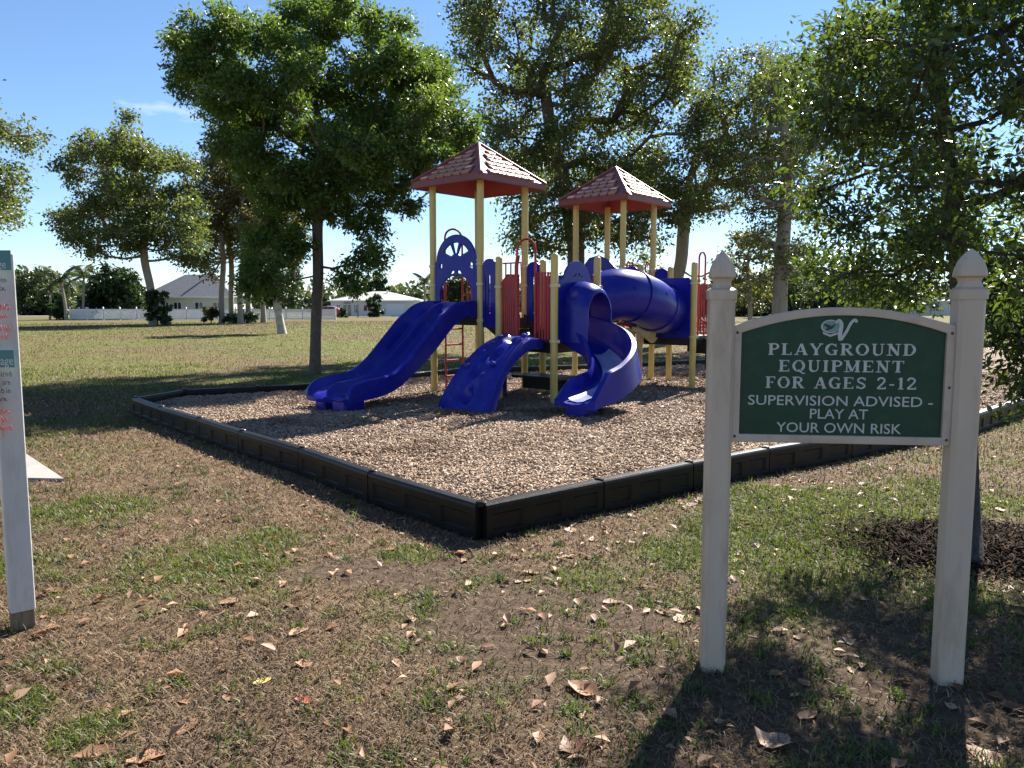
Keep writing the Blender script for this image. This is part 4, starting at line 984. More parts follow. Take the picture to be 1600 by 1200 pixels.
# the near tree at the right
make_tree('broadleaf_tree', 'dense glossy-leaved tree at right, overhanging the green sign', [(1517, 888), (1513, 760), (1508, 600), (1500, 430), (1488, 290), (1470, 150), (1450, 20)], 4.75, .062,
          [(1300, 20), (1380, -60), (1480, -260), (1640, -380), (1850, -350), (1980, -120), (1960, 250), (1850, 520), (1700, 640), (1600, 610), (1560, 520), (1480, 440), (1400, 455), (1300, 450), (1262, 380), (1290, 300), (1250, 200), (1240, 110)],
          172, .25, 14, 27, .054, L_NEAR, BARKD, 1.3, .25, min_z=1.5, back=1.7, wfac=.42, step=.18, r_tip=.0025, base_pt=(2.70, 4.42), spread=.5, extra=[W(u, v, d) for u, v, d in ((1575, 500, 4.7), (1590, 560, 4.6), (1558, 455, 4.9), (1600, 615, 4.6), (1630, 540, 4.7), (1300, 425, 5.6), (1345, 440, 5.8), (1395, 430, 5.5), (1440, 415, 5.3), (1430, 460, 5.9), (1275, 300, 5.4), (1330, 350, 5.3))])
# big trees behind the play structure
make_tree('olive_tree', 'tall wide olive-leaved tree behind the play towers', [(893, 548), (895, 470), (900, 390), (885, 300), (862, 210), (850, 130)], 27, .3,
          [(700, 20), (760, -60), (900, -90), (1060, -60), (1098, 20), (1085, 110), (1110, 190), (1120, 260), (1100, 330), (1050, 390), (960, 400), (860, 405), (770, 395), (745, 330), (775, 270), (735, 200), (720, 130)],
          200, .62, 12, 27, .135, L_SYC, BARK, 3.6, .6, spread=.62, min_z=2.4, wfac=.62, step=.5, r_tip=.012)
make_tree('olive_tree', 'forked olive tree right of the towers with pale limbs leaning right', [(1035, 545), (1040, 480), (1062, 420), (1068, 360), (1075, 290)], 30, .24,
          [(1060, 250), (1080, 130), (1150, 60), (1215, 80), (1270, 140), (1260, 250), (1210, 310), (1150, 340), (1080, 340)],
          66, .62, 11, 20, .14, L_SYC, BARKP, 2.4, .75, spread=.65, min_z=2.2, wfac=.6, step=.5, r_tip=.012, extra=[W(1120, 420, 29), W(1010, 430, 30), W(1000, 400, 31), W(1180, 270, 30)])
make_tree('olive_tree', 'thin-crowned tree with a straight pale trunk above the green sign', [(1218, 548), (1219, 450), (1226, 340), (1230, 250), (1222, 170)], 26, .24,
          [(1130, 260), (1150, 180), (1180, 110), (1240, 70), (1300, 80), (1320, 180), (1310, 300), (1280, 400), (1240, 440), (1180, 400), (1140, 330)],
          70, .58, 10, 21, .12, L_SYC, BARKP, 2.4, .7, spread=.65, min_z=3, wfac=.6, step=.5, r_tip=.011, extra=[W(1250, 420, 25), W(1195, 440, 26), W(1270, 450, 25.5)])
make_tree('bare_tree', 'small half-bare tree in the gap left of the pale straight trunk', [(1172, 505), (1172, 470), (1168, 430), (1170, 400)], 48, .14,
          [(1128, 470), (1125, 400), (1145, 350), (1185, 345), (1212, 390), (1214, 460), (1190, 480), (1150, 480)],
          36, .6, 8, 9, .26, L_BRN, BARKP, 1.6, .7, min_z=1.6, wfac=.55, step=.5, r_tip=.014)
# trees at the left
make_tree('spreading_tree', 'spreading pale-trunked tree in front of the white fence', [(240, 508), (236, 455), (226, 408), (224, 370), (215, 330)], 64, .31,
          [(80, 230), (130, 215), (185, 175), (228, 185), (240, 230), (290, 225), (305, 290), (330, 350), (320, 420), (275, 430), (250, 395), (190, 400), (150, 405), (100, 380), (72, 330), (100, 290)],
          95, 1.1, 10, 34, .28, L_SYC, BARKP, 6, 1.2, spread=.6, min_z=5, wfac=.62, step=1, r_tip=.03)
make_tree('spreading_tree', 'tree at the left edge with only its branch tips in view', [(-130, 535), (-120, 420), (-100, 320), (-90, 230)], 34, .32,
          [(-240, 120), (-150, 60), (-40, 90), (-5, 130), (20, 180), (72, 215), (62, 290), (28, 330), (20, 370), (-40, 390), (-150, 380), (-230, 280)],
          74, .75, 10, 32, .16, L_SYC, BARKP, 3.5, .85, spread=.6, min_z=3.5, wfac=.6, step=.6, r_tip=.015)
CLUMPG = [(347, 506, 345, 335, [(290, 300), (310, 215), (350, 215), (375, 300), (370, 400), (340, 450), (305, 420)], 'leftmost trunk of the sparse brownish tree clump by the fence'),
          (362, 504, 355, 300, [(320, 260), (335, 195), (375, 200), (395, 280), (385, 380), (350, 400), (330, 340)], 'second trunk from the left in the brownish tree clump by the fence'),
          (376, 503, 378, 310, [(345, 280), (370, 205), (410, 215), (425, 300), (410, 400), (375, 410)], 'middle trunk of the sparse brownish tree clump by the fence'),
          (389, 503, 400, 320, [(370, 300), (385, 240), (425, 240), (450, 310), (440, 400), (400, 430), (380, 380)], 'pale trunk, second from the right in the brownish tree clump'),
          (412, 502, 420, 340, [(400, 320), (430, 280), (465, 300), (480, 370), (470, 440), (430, 470), (400, 430)], 'rightmost trunk of the brownish tree clump by the fence')]
for k, (bu, bv_, tu, tv, pl, lab) in enumerate(CLUMPG):
    make_tree('slender_tree', lab, [(bu, bv_), (bu - 1, 460), ((bu + tu) / 2 + 3, 410), (tu, 360), (tu, tv)], 72 + [0, 2.5, -1.5, 1.5, 4][k], .24, pl, 32, 1.1, 9, 28, .27, L_BRN, BARKP, 3, 1.15, 'trees of the brownish clump by the fence', spread=.62, min_z=5.5, wfac=.6, step=1, r_tip=.03)
make_tree('leaning_tree', 'small leaning tree with whitewashed lower trunk on the lawn', [(441, 521), (437, 500), (432, 470), (425, 440)], 44, .21,
          [(380, 380), (410, 350), (450, 370), (470, 420), (465, 470), (440, 480), (410, 470), (378, 430)], 36, .5, 10, 34, .2, L_DARK, BARKW, 1.8, .6, min_z=1.4, wfac=.5, step=.5, r_tip=.014)
# shrubs and low trees round the houses
def shrub(name, label, u, v, dist, w, h, n_cl, lmat=L_DARK, leaf=.35, n_lf=22, group=None):
    c = W(u, v, dist); hw_ = w / 2
    s = FPX / dist; top = v - h * s; poly = [(u - hw_ * s, v - .05 * h * s), (u - hw_ * s * 1.05, v - h * s * .55), (u - hw_ * s * .6, top + h * s * .1), (u, top), (u + hw_ * s * .65, top + h * s * .12), (u + hw_ * s * 1.05, v - h * s * .5), (u + hw_ * s, v - .05 * h * s)]
    return make_tree(name, label, [(u, v), (u, v - h * s * .2), (u, v - h * s * .4)], dist, max(.05, w * .03), poly, n_cl, max(.3, w * .13), 7, n_lf, leaf, lmat, BARKD, w * .45, max(.25, w * .12), group, 'shrub' if 'shrub' in name else 'tree', min_z=.02, step=.4, r_tip=.015, parts=('stem', 'foliage') if 'shrub' in name else ('trunk', 'crown'))
shrub('shrub', 'dark dense shrub at the foot of the spreading pale-trunked tree', 246, 507, 62.5, 2.0, 2.9, 26, leaf=.26)
shrub('shrub', 'brown dry shrub beside the brownish tree clump', 330, 505, 72, 1.5, 1.5, 12, L_BRN, .24)
shrub('shrub', 'low dark shrub under the brownish tree clump', 380, 504, 73, 3.2, 1.0, 16, leaf=.24)
shrub('bushy_tree', 'dense dark bushy tree behind the white fence, left of the grey roof', 180, 499, 98, 7.5, 6.8, 60, L_DARK, .6)
shrub('shrub', 'round green shrub left of the white fence end', 88, 500, 92, 2.4, 2.4, 18, L_DARK, .3)
shrub('bushy_tree', 'green bushy tree at the far left behind the palms', 52, 493, 150, 16, 8.6, 60, L_FAR, 1.0)
shrub('shrub', 'small tree-shaped shrub in front of the white house', 586, 494, 118, 2.6, 3.2, 16, L_DARK, .35)
shrub('shrub', 'small round shrub by the driveway of the white house', 536, 495, 112, 1.2, 1.2, 8, L_PALM, .25)
shrub('bushy_tree', 'tall thin tree rising behind the white house', 592, 490, 175, 6, 9, 40, L_DARK, .8)
shrub('bushy_tree', 'bushy tree seen through the blue arch panel', 716, 494, 120, 6.0, 6.2, 46, L_FAR, .6)
for k, (u, w_, h_) in enumerate(((1265, 16, 7.0), (1340, 14, 6.0), (1130, 12, 6.5), (1195, 9, 5.5), (1420, 16, 6.5))):
    shrub('bushy_tree', ['far bushy tree right of the pale straight trunk', 'far bushy tree behind the arched top of the green sign', 'far bushy tree behind the left sign post', 'far low bushy tree under the half-bare tree', 'far bushy tree behind the right half of the green sign'][k], u, 494, 110 + 9 * k, w_, h_, 50, L_FAR, .75)
# distant wood along the horizon
pv, pf, pt_, o = [], [], [], 0
ths = np.concatenate([rng.uniform(-48, 48, 900)])
for th in ths:
    dd = rng.uniform(230, 330); h = (5.5 + 5 * vnoise(np.array(th * .35), np.array(2.), 77)) * rng.uniform(.3, 1)
    c = np.array([dd * math.tan(R(th)), dd, h]); n = 26
    p = c + rng.normal(size=(n, 3)) * np.array([2.4, 2, 1.5]); p[:, 2] = np.maximum(p[:, 2], .4)
    V, F_, tn = leaf_arrays(p, rng.normal(size=(n, 3)), rng.uniform(1.2, 2.6, n), rng.uniform(.9, 1.6, n), np.clip(rng.beta(2, 3) + .2 * rng.random(n), 0, 1))
    pv.append(V); pf.append(F_ + o); pt_.append(tn); o += len(V)
    n2 = 8; q = np.column_stack([c[0] + rng.normal(size=n2) * 2.4, np.full(n2, dd), rng.uniform(.3, max(1, h - .5), n2)])
    V, F_, tn = leaf_arrays(q, rng.normal(size=(n2, 3)), np.full(n2, 3.), np.full(n2, 2.4), np.full(n2, .1)); pv.append(V); pf.append(F_ + o); pt_.append(tn); o += len(V)
tag(link(bpy.data.objects.new('distant_wood', np_mesh('distant_wood', np.concatenate(pv), np.concatenate(pf), L_FAR, False, np.concatenate(pt_)))), 'line of distant trees along the horizon', 'trees', kind='stuff')
# palms
def frond_mesh(L=2.6):
    V, F_ = [], []; rach = [Vector((x * L, 0, .55 * x * L * (1 - 1.35 * x))) for x in np.linspace(0, 1, 12)]
    m = MB(); m.tube(rach, list(np.linspace(.03, .006, 12)), 4)
    for i in range(1, 12):
        for k in range(2):
            p = rach[i - 1].lerp(rach[i], k / 2); t = (rach[i] - rach[i - 1]).normalized(); ll = L * .26 * math.sin(min(1, .25 + i / 12 * .85) * PI) + .15
            for s in (-1, 1):
                d = Vector((t.x * .55, s * .8, t.z * .5 - .45)).normalized(); q = p + d * ll; w_ = Vector((.035, 0, .01))
                m.add([p - w_, p + w_, p + d * ll * .5 + w_ * .8, q, p + d * ll * .5 - w_ * .8], [(0, 1, 2, 3, 4)])
    me = m.mesh('frond', L_PALM, None); a = me.attributes.new('tint', 'FLOAT', 'POINT'); a.data.foreach_set('value', np.random.default_rng(3).random(len(me.vertices)).astype(np.float32)); return me
FROND = frond_mesh()
def palm(label, u, v, dist, top_v, lean, size=1, n=17):
    b = W(u, v, dist); b.z = 0; t = W(u + lean, top_v, dist)
    root = empty('palm_tree', (b.x, b.y, 0), label, 'palm tree', 'palm trees in the distance')
    m = MB(); pth_ = smooth_path([b - ez * .05, b.lerp(t, .4) + Vector((.08 * size, 0, 0)), t], 5); m.tube(pth_, list(np.linspace(.19, .12, len(pth_)) * size), 8); m.build('trunk', BARKP, root)
    for k in range(n):
        o = bpy.data.objects.new('frond', FROND); link(o, root); el = [.75, .35, -.05, -.5][k % 4]
        o.matrix_local = Matrix.Translation(t - Vector(root.location)) @ Matrix.Rotation(k * 2.399 + u, 4, 'Z') @ Matrix.Rotation(-el, 4, 'Y') @ Matrix.Scale(size * (.85 + .3 * ((k * 37) % 10) / 10), 4)
palm('tall palm at far left, leaning beside the white fence end', 104, 500, 90, 437, -9, 1.15)
palm('short yellowish palm left of the leaning palm', 78, 499, 95, 452, 0, .8, 13)
palm('palm with a dark crown just behind the white fence end', 128, 498, 94, 432, 3, .95)
palm('round-crowned palm right of the white house', 662, 496, 135, 442, 1, 1.25, 20)
palm('thin palm standing in front of the white house', 559, 495, 116, 462, 0, .5, 11)
#@@HOUSES
# ============================================================ HOUSES, FENCE, CAR
def hip(m, x0, x1, y0, y1, ze, zr, over=.5, th=.16):
    x0 -= over; x1 += over; y0 -= over; y1 += over; h = (y1 - y0) / 2; ym = (y0 + y1) / 2
    lo = [(x0, y0, ze), (x1, y0, ze), (x1, y1, ze), (x0, y1, ze)]; up = [(x, y, z + th) for x, y, z in lo]
    m.add(lo + up + [(x0 + h * .95, ym, zr), (x1 - h * .95, ym, zr)], [(3, 2, 1, 0), (0, 1, 5, 4), (1, 2, 6, 5), (2, 3, 7, 6), (3, 0, 4, 7), (4, 5, 9, 8), (5, 6, 9), (6, 7, 8, 9), (7, 4, 8)])
def house(label, u0, u1, dist, depth, ze, zr, wallm, roofm, openings, name='house'):
    x0, x1 = W(u0, 480, dist).x, W(u1, 480, dist).x; root = empty(name, ((x0 + x1) / 2, dist, 0), label, 'house')
    m = MB(); m.box(((x0 + x1) / 2, dist + depth / 2, ze / 2 - .05), (x1 - x0, depth, ze + .1)); m.build('wall', wallm, root, smooth=None)
    m = MB(); hip(m, x0, x1, dist, dist + depth, ze, zr); rf = m.build('roof', roofm, root, smooth=None)
    m = MB(); m.box(((x0 + x1) / 2, dist - .52, ze + .08), (x1 - x0 + 1.04, .06, .2)); m.build('fascia', H_TRIM, rf, smooth=None)
    m = MB(); xv = x0 + (x1 - x0) * .6; m.box((xv, dist + depth * .4, zr - .1), (.25, .25, .6)); m.build('vent', H_TRIM, rf, smooth=None)
    for kind, ua, ub, za, zb in openings:
        a, b = W(ua, 480, dist).x, W(ub, 480, dist).x
        if kind == 'arch':
            f_ = [(a, za), (b, za), (b, zb)] + arc((a + b) / 2, zb, (b - a) / 2, 0, 180, 10)[1:]
            m = MB(); m.prism([(p[0], p[1]) for p in f_], (0, dist - .06, 0), (1, 0, 0), (0, 0, 1), (0, 1, 0), .1); dr_ = m.build('door', GLASS, root, smooth=None)
            m = MB(); m.box(((a + b) / 2, dist - .09, (za + zb) / 2), (.12, .05, zb - za)); m.box(((a + b) / 2, dist - .09, zb), (b - a, .05, .12)); m.build('door_frame', H_TRIM, dr_, smooth=None)
        elif kind == 'garage':
            m = MB(); m.box(((a + b) / 2, dist - .03, (za + zb) / 2), (b - a, .1, zb - za)); g_ = m.build('garage_door', H_TRIM, root, smooth=None)
            for k in range(4):
                m = MB(); m.box(((a + b) / 2, dist - .095, za + (zb - za) * (k + .5) / 4), (b - a - .1, .03, (zb - za) / 4 - .06)); m.build('panel', H_TRIM, g_, smooth=None)
        else:
            m = MB(); m.box(((a + b) / 2, dist - .03, (za + zb) / 2), (b - a, .1, zb - za)); w_ = m.build('window', H_TRIM, root, smooth=None)
            for k in (0, 1):
                m = MB(); hw_ = (b - a) / 2 - .12; m.box((a + (b - a) * (.25 + .5 * k), dist - .09, (za + zb) / 2), (hw_, .03, zb - za - .16)); m.build('pane', GLASS, w_, smooth=None)
    return root
h1 = house('cream house with a grey hip roof behind the white fence', 228, 362, 104, 8, 2.75, 6.0, H_WALL, H_ROOF, [('win', 272, 284, .9, 2.2), ('win', 333, 347, .9, 2.2), ('win', 255, 264, .9, 2.2), ('win', 305, 318, .9, 2.2)])
# screened pool cage on its left
xa, xb = W(114, 480, 101).x, W(232, 480, 101).x
cg = empty('pool_cage', ((xa + xb) / 2, 104, 0), 'dark screened pool enclosure left of the cream house', 'enclosure')
m = MB(); m.prism([(xa, 0), (xb, 0), (xb, 2.4), (xb - 2.6, 3.6), (xa + 2.2, 3.6), (xa, 2.3)], (0, 102.2, 0), (1, 0, 0), (0, 0, 1), (0, 1, 0), 6); m.build('screen', SCREEN, cg, smooth=None)
for k in range(7):
    x = xa + (xb - xa) * k / 6; zt = min(3.62, 2.35 + 1.3 * min(1, min(k, 6 - k) * (xb - xa) / 6 / 2.4)); m = MB(); m.box((x, 102.15, zt / 2), (.09, .09, zt)); m.build('frame_post', BRONZE, cg, smooth=None)
for z in (1.0, 2.3): m = MB(); m.box(((xa + xb) / 2, 102.13, z), (xb - xa, .07, .08)); m.build('frame_rail', BRONZE, cg, smooth=None)
house('white house with a light grey roof and arched entrance, seen beside the shade tree', 517, 652, 134, 13, 2.5, 4.35, H_WALL2, H_ROOF2, [('arch', 537, 548, 0, 2.0), ('win', 526, 532, .5, 2.0), ('win', 553, 559, .5, 2.0), ('win', 568, 580, .8, 2.0), ('garage', 604, 632, 0, 2.1)])
house('pale low house far behind the right-hand tree', 1395, 1500, 140, 12, 2.5, 4.2, H_WALL2, H_ROOF2, [('win', 1420, 1432, .8, 2.0), ('win', 1455, 1468, .8, 2.0)])
house('low house with a pinkish grey roof far behind the green sign', 1235, 1300, 150, 10, 2.4, 3.9, H_WALL, mat('pinkish_roof', (.34, .27, .25), rough=.8), [('win', 1250, 1258, .8, 2.0)])

fx0, fx1, fd = W(109, 480, 91).x, W(524, 480, 91).x, 91.0
fence = empty('white_fence', ((fx0 + fx1) / 2, fd, 0), 'long low white vinyl fence in front of the cream house', 'fence')
npan = 16; fh = 1.36
pm = MB()
pl_ = (fx1 - fx0) / npan
for k in range(int(pl_ / .13)): pm.box((-pl_ / 2 + .1 + k * .13, 0, fh / 2), (.085, .025, fh - .16))
pm.box((0, 0, .14), (pl_ - .1, .05, .12)); pm.box((0, 0, fh - .12), (pl_ - .1, .05, .1))
pme = pm.mesh('fence_panel', FENCE, None)
qm = MB(); qm.box((0, 0, fh / 2 + .02), (.13, .13, fh + .1)); qm.add([(-.09, -.09, fh + .07), (.09, -.09, fh + .07), (.09, .09, fh + .07), (-.09, .09, fh + .07), (0, 0, fh + .2)], [(0, 1, 4), (1, 2, 4), (2, 3, 4), (3, 0, 4), (3, 2, 1, 0)])
qme = qm.mesh('fence_post', FENCE, None)
for k in range(npan + 1):
    o = bpy.data.objects.new('fence_post', qme); link(o, fence); o.location = (fx0 + pl_ * k - fence.location.x, 0, 0)
    if k < npan: o = bpy.data.objects.new('fence_panel', pme); link(o, fence); o.location = (fx0 + pl_ * (k + .5) - fence.location.x, 0, 0)
# return of the fence at its left end
for k in range(3):
    o = bpy.data.objects.new('fence_panel', pme); link(o, fence); o.location = (fx0 - fence.location.x, pl_ * (k + .5), 0); o.rotation_euler.z = PI / 2
    o = bpy.data.objects.new('fence_post', qme); link(o, fence); o.location = (fx0 - fence.location.x, pl_ * (k + 1), 0)

# red car parked by the white house
cpos = W(512, 494, 118); cpos.z = 0
car = empty('parked_car', cpos, 'red car parked on the far driveway behind the shade tree trunk', 'car')
sec = [(-2.1, .45, .75, .72), (-2.05, .35, .98, .78), (-1.5, .3, 1.05, .84), (-.9, .28, 1.12, .86), (.2, .28, 1.12, .86), (1.3, .3, 1.08, .86), (1.95, .34, 1.0, .8), (2.1, .45, .8, .74)]
m = MB(); rows = []
for x, zl, zh, hw_ in sec: rows.append([cpos + Vector((x, y, z)) for y, z in ((-hw_, zl), (-hw_ - .03, (zl + zh) / 2), (-hw_ + .05, zh), (0, zh + .04), (hw_ - .05, zh), (hw_ + .03, (zl + zh) / 2), (hw_, zl), (0, zl - .05))])
m.grid(rows, True); m.add(rows[0], [tuple(range(8))]); m.add(rows[-1], [tuple(range(8))]); body = m.build('body', CARRED, car, smooth=50)
m = MB(); rows = []
for x, zh, hw_ in ((-1.3, 1.1, .74), (-.7, 1.5, .64), (.1, 1.64, .62), (1.0, 1.6, .62), (1.75, 1.3, .7), (1.95, 1.05, .74)): rows.append([cpos + Vector((x, y, z)) for y, z in ((-hw_ - .06, 1.02), (-hw_, zh), (0, zh + .05), (hw_, zh), (hw_ + .06, 1.02))])
m.grid(rows); m.build('cabin', CARRED, car, smooth=50)
for s in (-1, 1):
    for x0_, x1_ in ((-.75, .1), (.16, .95)):
        m = MB(); m.add([cpos + Vector((x, s * y, z)) for x, y, z in ((x0_ - .2 * (x0_ < 0), .80, 1.1), (x1_, .80, 1.1), (x1_, .665, 1.5), (x0_ + .1 * (x0_ < 0), .67, 1.47))], [(0, 1, 2, 3)]); m.build('side_window', GLASS, car, smooth=None)
    for x in (-1.35, 1.35):
        m = MB(); m.lathe([(.2, -.11), (.31, -.11), (.335, -.07), (.335, .07), (.31, .11), (.2, .11)], cpos + Vector((x, s * .76, .335)), 16, Matrix.Rotation(PI / 2, 3, 'X')); wh = m.build('wheel', TYRE, car, smooth=40)
        m = MB(); m.lathe([(.05, -.115), (.19, -.118), (.2, -.09), (.2, .09), (.19, .118), (.05, .115)], cpos + Vector((x, s * .76, .335)), 10, Matrix.Rotation(PI / 2, 3, 'X')); m.build('rim', STEEL, wh, smooth=40)
    m = MB(); m.box(cpos + Vector((2.06, s * .58, .8)), (.1, .26, .16)); m.build('tail_lamp', LAMPR, car, smooth=None)
    m = MB(); m.box(cpos + Vector((-2.05, s * .55, .74)), (.1, .3, .14)); m.build('headlight', LAMPW, car, smooth=None)

# ============================================================ GROUND COVER
def blades(x, y, z, L, w, lean, tint, az=None):
    n = len(x); az = rng.uniform(0, 2 * PI, n) if az is None else az; d = np.column_stack([np.cos(az), np.sin(az)])
    s = np.column_stack([-np.sin(az), np.cos(az), np.zeros(n)]); p = np.column_stack([x, y, z])
    h1 = np.column_stack([d * (L * .42 * np.sin(lean * .7))[:, None], L * .5 * np.cos(lean * .7)]); tip = np.column_stack([d * (L * np.sin(lean))[:, None], L * np.cos(lean)])
    a = p - s * w[:, None] / 2; b = p + s * w[:, None] / 2; c = p + h1 + s * w[:, None] * .4; e = p + h1 - s * w[:, None] * .4; f_ = p + tip
    V = np.stack([a, b, c, e, f_], 1).reshape(-1, 3); i = np.arange(n)[:, None] * 5
    F_ = np.concatenate([i + np.array([[0, 1, 2]]), i + np.array([[0, 2, 3]]), i + np.array([[3, 2, 4]])], 1).reshape(-1, 3)
    return V, F_, np.repeat(tint, 5)
def scatter(n, rmin, rmax, power, half=R(41)):
    """points on the lawn in front of the camera, thinning with distance, outside the chip bed"""
    r = (rmin ** (2 - power) + (rmax ** (2 - power) - rmin ** (2 - power)) * rng.random(n)) ** (1 / (2 - power)); th = rng.uniform(-half, half, n)
    x, y = r * np.sin(th), r * np.cos(th)
    ok = ~in_poly(x, y, outline) & (edge_dist(x, y, outline) > .055) & (~in_poly(x, y, pth)); return x[ok], y[ok], r[ok]
def stuff(name, V, F_, tn, m_, label):
    o = bpy.data.objects.new(name, np_mesh(name, V, F_, m_, False, tn)); return tag(link(o), label, kind='stuff')
# dry thatch: short blades lying nearly flat
x, y, r = scatter(230000, 1.9, 16, 1.75); g, s = fields(x, y)
k = rng.random(len(x)) > np.clip(s * 1.0 + .25 * (g > .6), 0, .78); x, y, r = x[k], y[k], r[k]; n = len(x)
tn = np.clip(rng.beta(1.2, 1.5, n) * .75 + .5 * (fbm(x * 2, y * 2, 31) - .25), 0, 1)
V, F_, t_ = blades(x, y, lawn_z(x, y) - .002, rng.uniform(.02, .055, n) * (1 + .03 * r), rng.uniform(.0022, .0042, n) * (.7 + .22 * r), rng.uniform(.7, 1.5, n), tn)
stuff('dry_grass', V, F_, t_, GRASSD, 'short dry brown grass covering the lawn')
# coarser far tussocks, dry and green
def far_grass(n_, lo, hi, green):
    x, y, r = scatter(n_, lo, hi, 1.15); g, s = fields(x, y); g = g + .8 * (fbm(x * 1.5, y * 1.5, 57) - .5)
    k = (g > .5) if green else (g <= .56); x, y, r = x[k], y[k], r[k]; n = len(x)
    return blades(x, y, lawn_z(x, y) - .004, rng.uniform(.03, .06, n) * (1 + .012 * r), rng.uniform(.006, .012, n) * (.6 + .05 * r), rng.uniform(.2, 1.3, n), rng.beta(1.6, 1.8, n))
V3, F3_, t3 = far_grass(150000, 9, 85, False); stuff('dry_grass', V3, F3_, t3, GRASSD, 'dry grass on the far lawn towards the fence')
V3, F3_, t3 = far_grass(110000, 11, 85, True); stuff('green_grass', V3, F3_, t3, GRASSG, 'green grass on the far lawn towards the fence')
# green grass where the lawn is green
x, y, r = scatter(420000, 1.9, 22, 1.7); g, s = fields(x, y); g2 = g + .7 * (fbm(x * 5, y * 5, 51) - .5)
k = (rng.random(len(x)) < np.clip((g2 - .42) * 1.8, 0, 1)) & (rng.random(len(x)) > s * .8); x, y, r = x[k], y[k], r[k]; n = len(x)
V, F_, t_ = blades(x, y, lawn_z(x, y) - .002, rng.uniform(.025, .065, n) * (1 + .01 * r), rng.uniform(.0025, .0045, n) * (.7 + .2 * r), rng.uniform(.2, 1.2, n), np.clip(rng.beta(2, 2.2, n), 0, 1))
# weed tufts
tx, ty, tr_ = scatter(800, 2.0, 8, 1.6); nt_ = len(tx); m_ = rng.integers(14, 46, nt_); rr = rng.uniform(.025, .085, nt_)
xx = np.repeat(tx, m_) + rng.normal(size=m_.sum()) * np.repeat(rr, m_) * .6; yy = np.repeat(ty, m_) + rng.normal(size=m_.sum()) * np.repeat(rr, m_) * .6; n = len(xx)
V2, F2_, t2 = blades(xx, yy, lawn_z(xx, yy) - .002, rng.uniform(.03, .06, n), rng.uniform(.004, .008, n), rng.uniform(.3, 1.35, n), np.clip(np.repeat(rng.random(nt_) * .6, m_) + .3 * rng.random(n), 0, 1))
stuff('green_grass', np.concatenate([V, V2]), np.concatenate([F_, F2_ + len(V)]), np.concatenate([t_, t2]), GRASSG, 'patches and tufts of green grass on the lawn')

# wood chips
def chips(x, y, z, L, w, t, tint, tilt):
    n = len(x); az = rng.uniform(0, 2 * PI, n); el = rng.normal(size=n) * tilt; ro = rng.normal(size=n) * tilt
    d = np.column_stack([np.cos(az) * np.cos(el), np.sin(az) * np.cos(el), np.sin(el)]); s = np.column_stack([-np.sin(az) * np.cos(ro), np.cos(az) * np.cos(ro), np.sin(ro)]); u = np.cross(d, s)
    p = np.column_stack([x, y, z]); d = d * L[:, None] / 2; s = s * w[:, None] / 2; u = u * t[:, None]
    V = np.stack([p - d - s * .6, p + d * .9 - s, p + d + s * .7, p - d * .85 + s, p - d - s * .6 - u, p + d * .9 - s - u, p + d + s * .7 - u, p - d * .85 + s - u], 1).reshape(-1, 3); i = np.arange(n)[:, None, None] * 8
    F_ = (i + np.array([[0, 1, 2, 3], [0, 4, 5, 1], [1, 5, 6, 2], [2, 6, 7, 3], [3, 7, 4, 0]])[None]).reshape(-1, 4)
    return V, F_, np.repeat(tint, 8)
n0 = 250000; r = (4.6 ** .45 + (19 ** .45 - 4.6 ** .45) * rng.random(n0)) ** (1 / .45); th = rng.uniform(-R(34), R(40), n0); x, y = r * np.sin(th), r * np.cos(th)
k = in_poly(x, y, outline) & (edge_dist(x, y, outline) > .07); x, y, r = x[k], y[k], r[k]; n = len(x); sc = .75 + .045 * r
V, F_, t_ = chips(x, y, chip_z(x, y) + rng.uniform(.0, .02, n), rng.uniform(.018, .065, n) * sc, rng.uniform(.006, .016, n) * sc, rng.uniform(.002, .006, n), np.clip(rng.beta(2.2, 2.0, n) * .75 + .25 * fbm(x * 3, y * 3, 71) - .75 * np.clip(fbm(x * 1.1, y * 1.1, 73) - .56, 0, 1) * 2.5, 0, 1), .3)
stuff('wood_chips', V, F_, t_, CHIPM, 'weathered wood chips strewn over the play bed')
# mulch round the right-hand tree
c0 = Vector((2.85, 4.75)); n = 8000; a = rng.uniform(0, 2 * PI, n); q = np.abs(rng.normal(size=n)) * .42 * (.75 + .5 * vnoise(np.cos(a) * 2 + 5, np.sin(a) * 2 + 5, 88)); x, y = c0.x + q * np.cos(a) * 1.05, c0.y + q * np.sin(a) * .8
V, F_, t_ = chips(x, y, lawn_z(x, y) + .008 + .045 * np.maximum(0, 1 - (q / .9) ** 2) * rng.random(n), rng.uniform(.03, .13, n), rng.uniform(.004, .016, n), rng.uniform(.002, .005, n), rng.beta(1.6, 2.6, n), .4)
stuff('mulch', V, F_, t_, MULCHM, 'dark mulch heaped round the trunk of the right-hand tree')

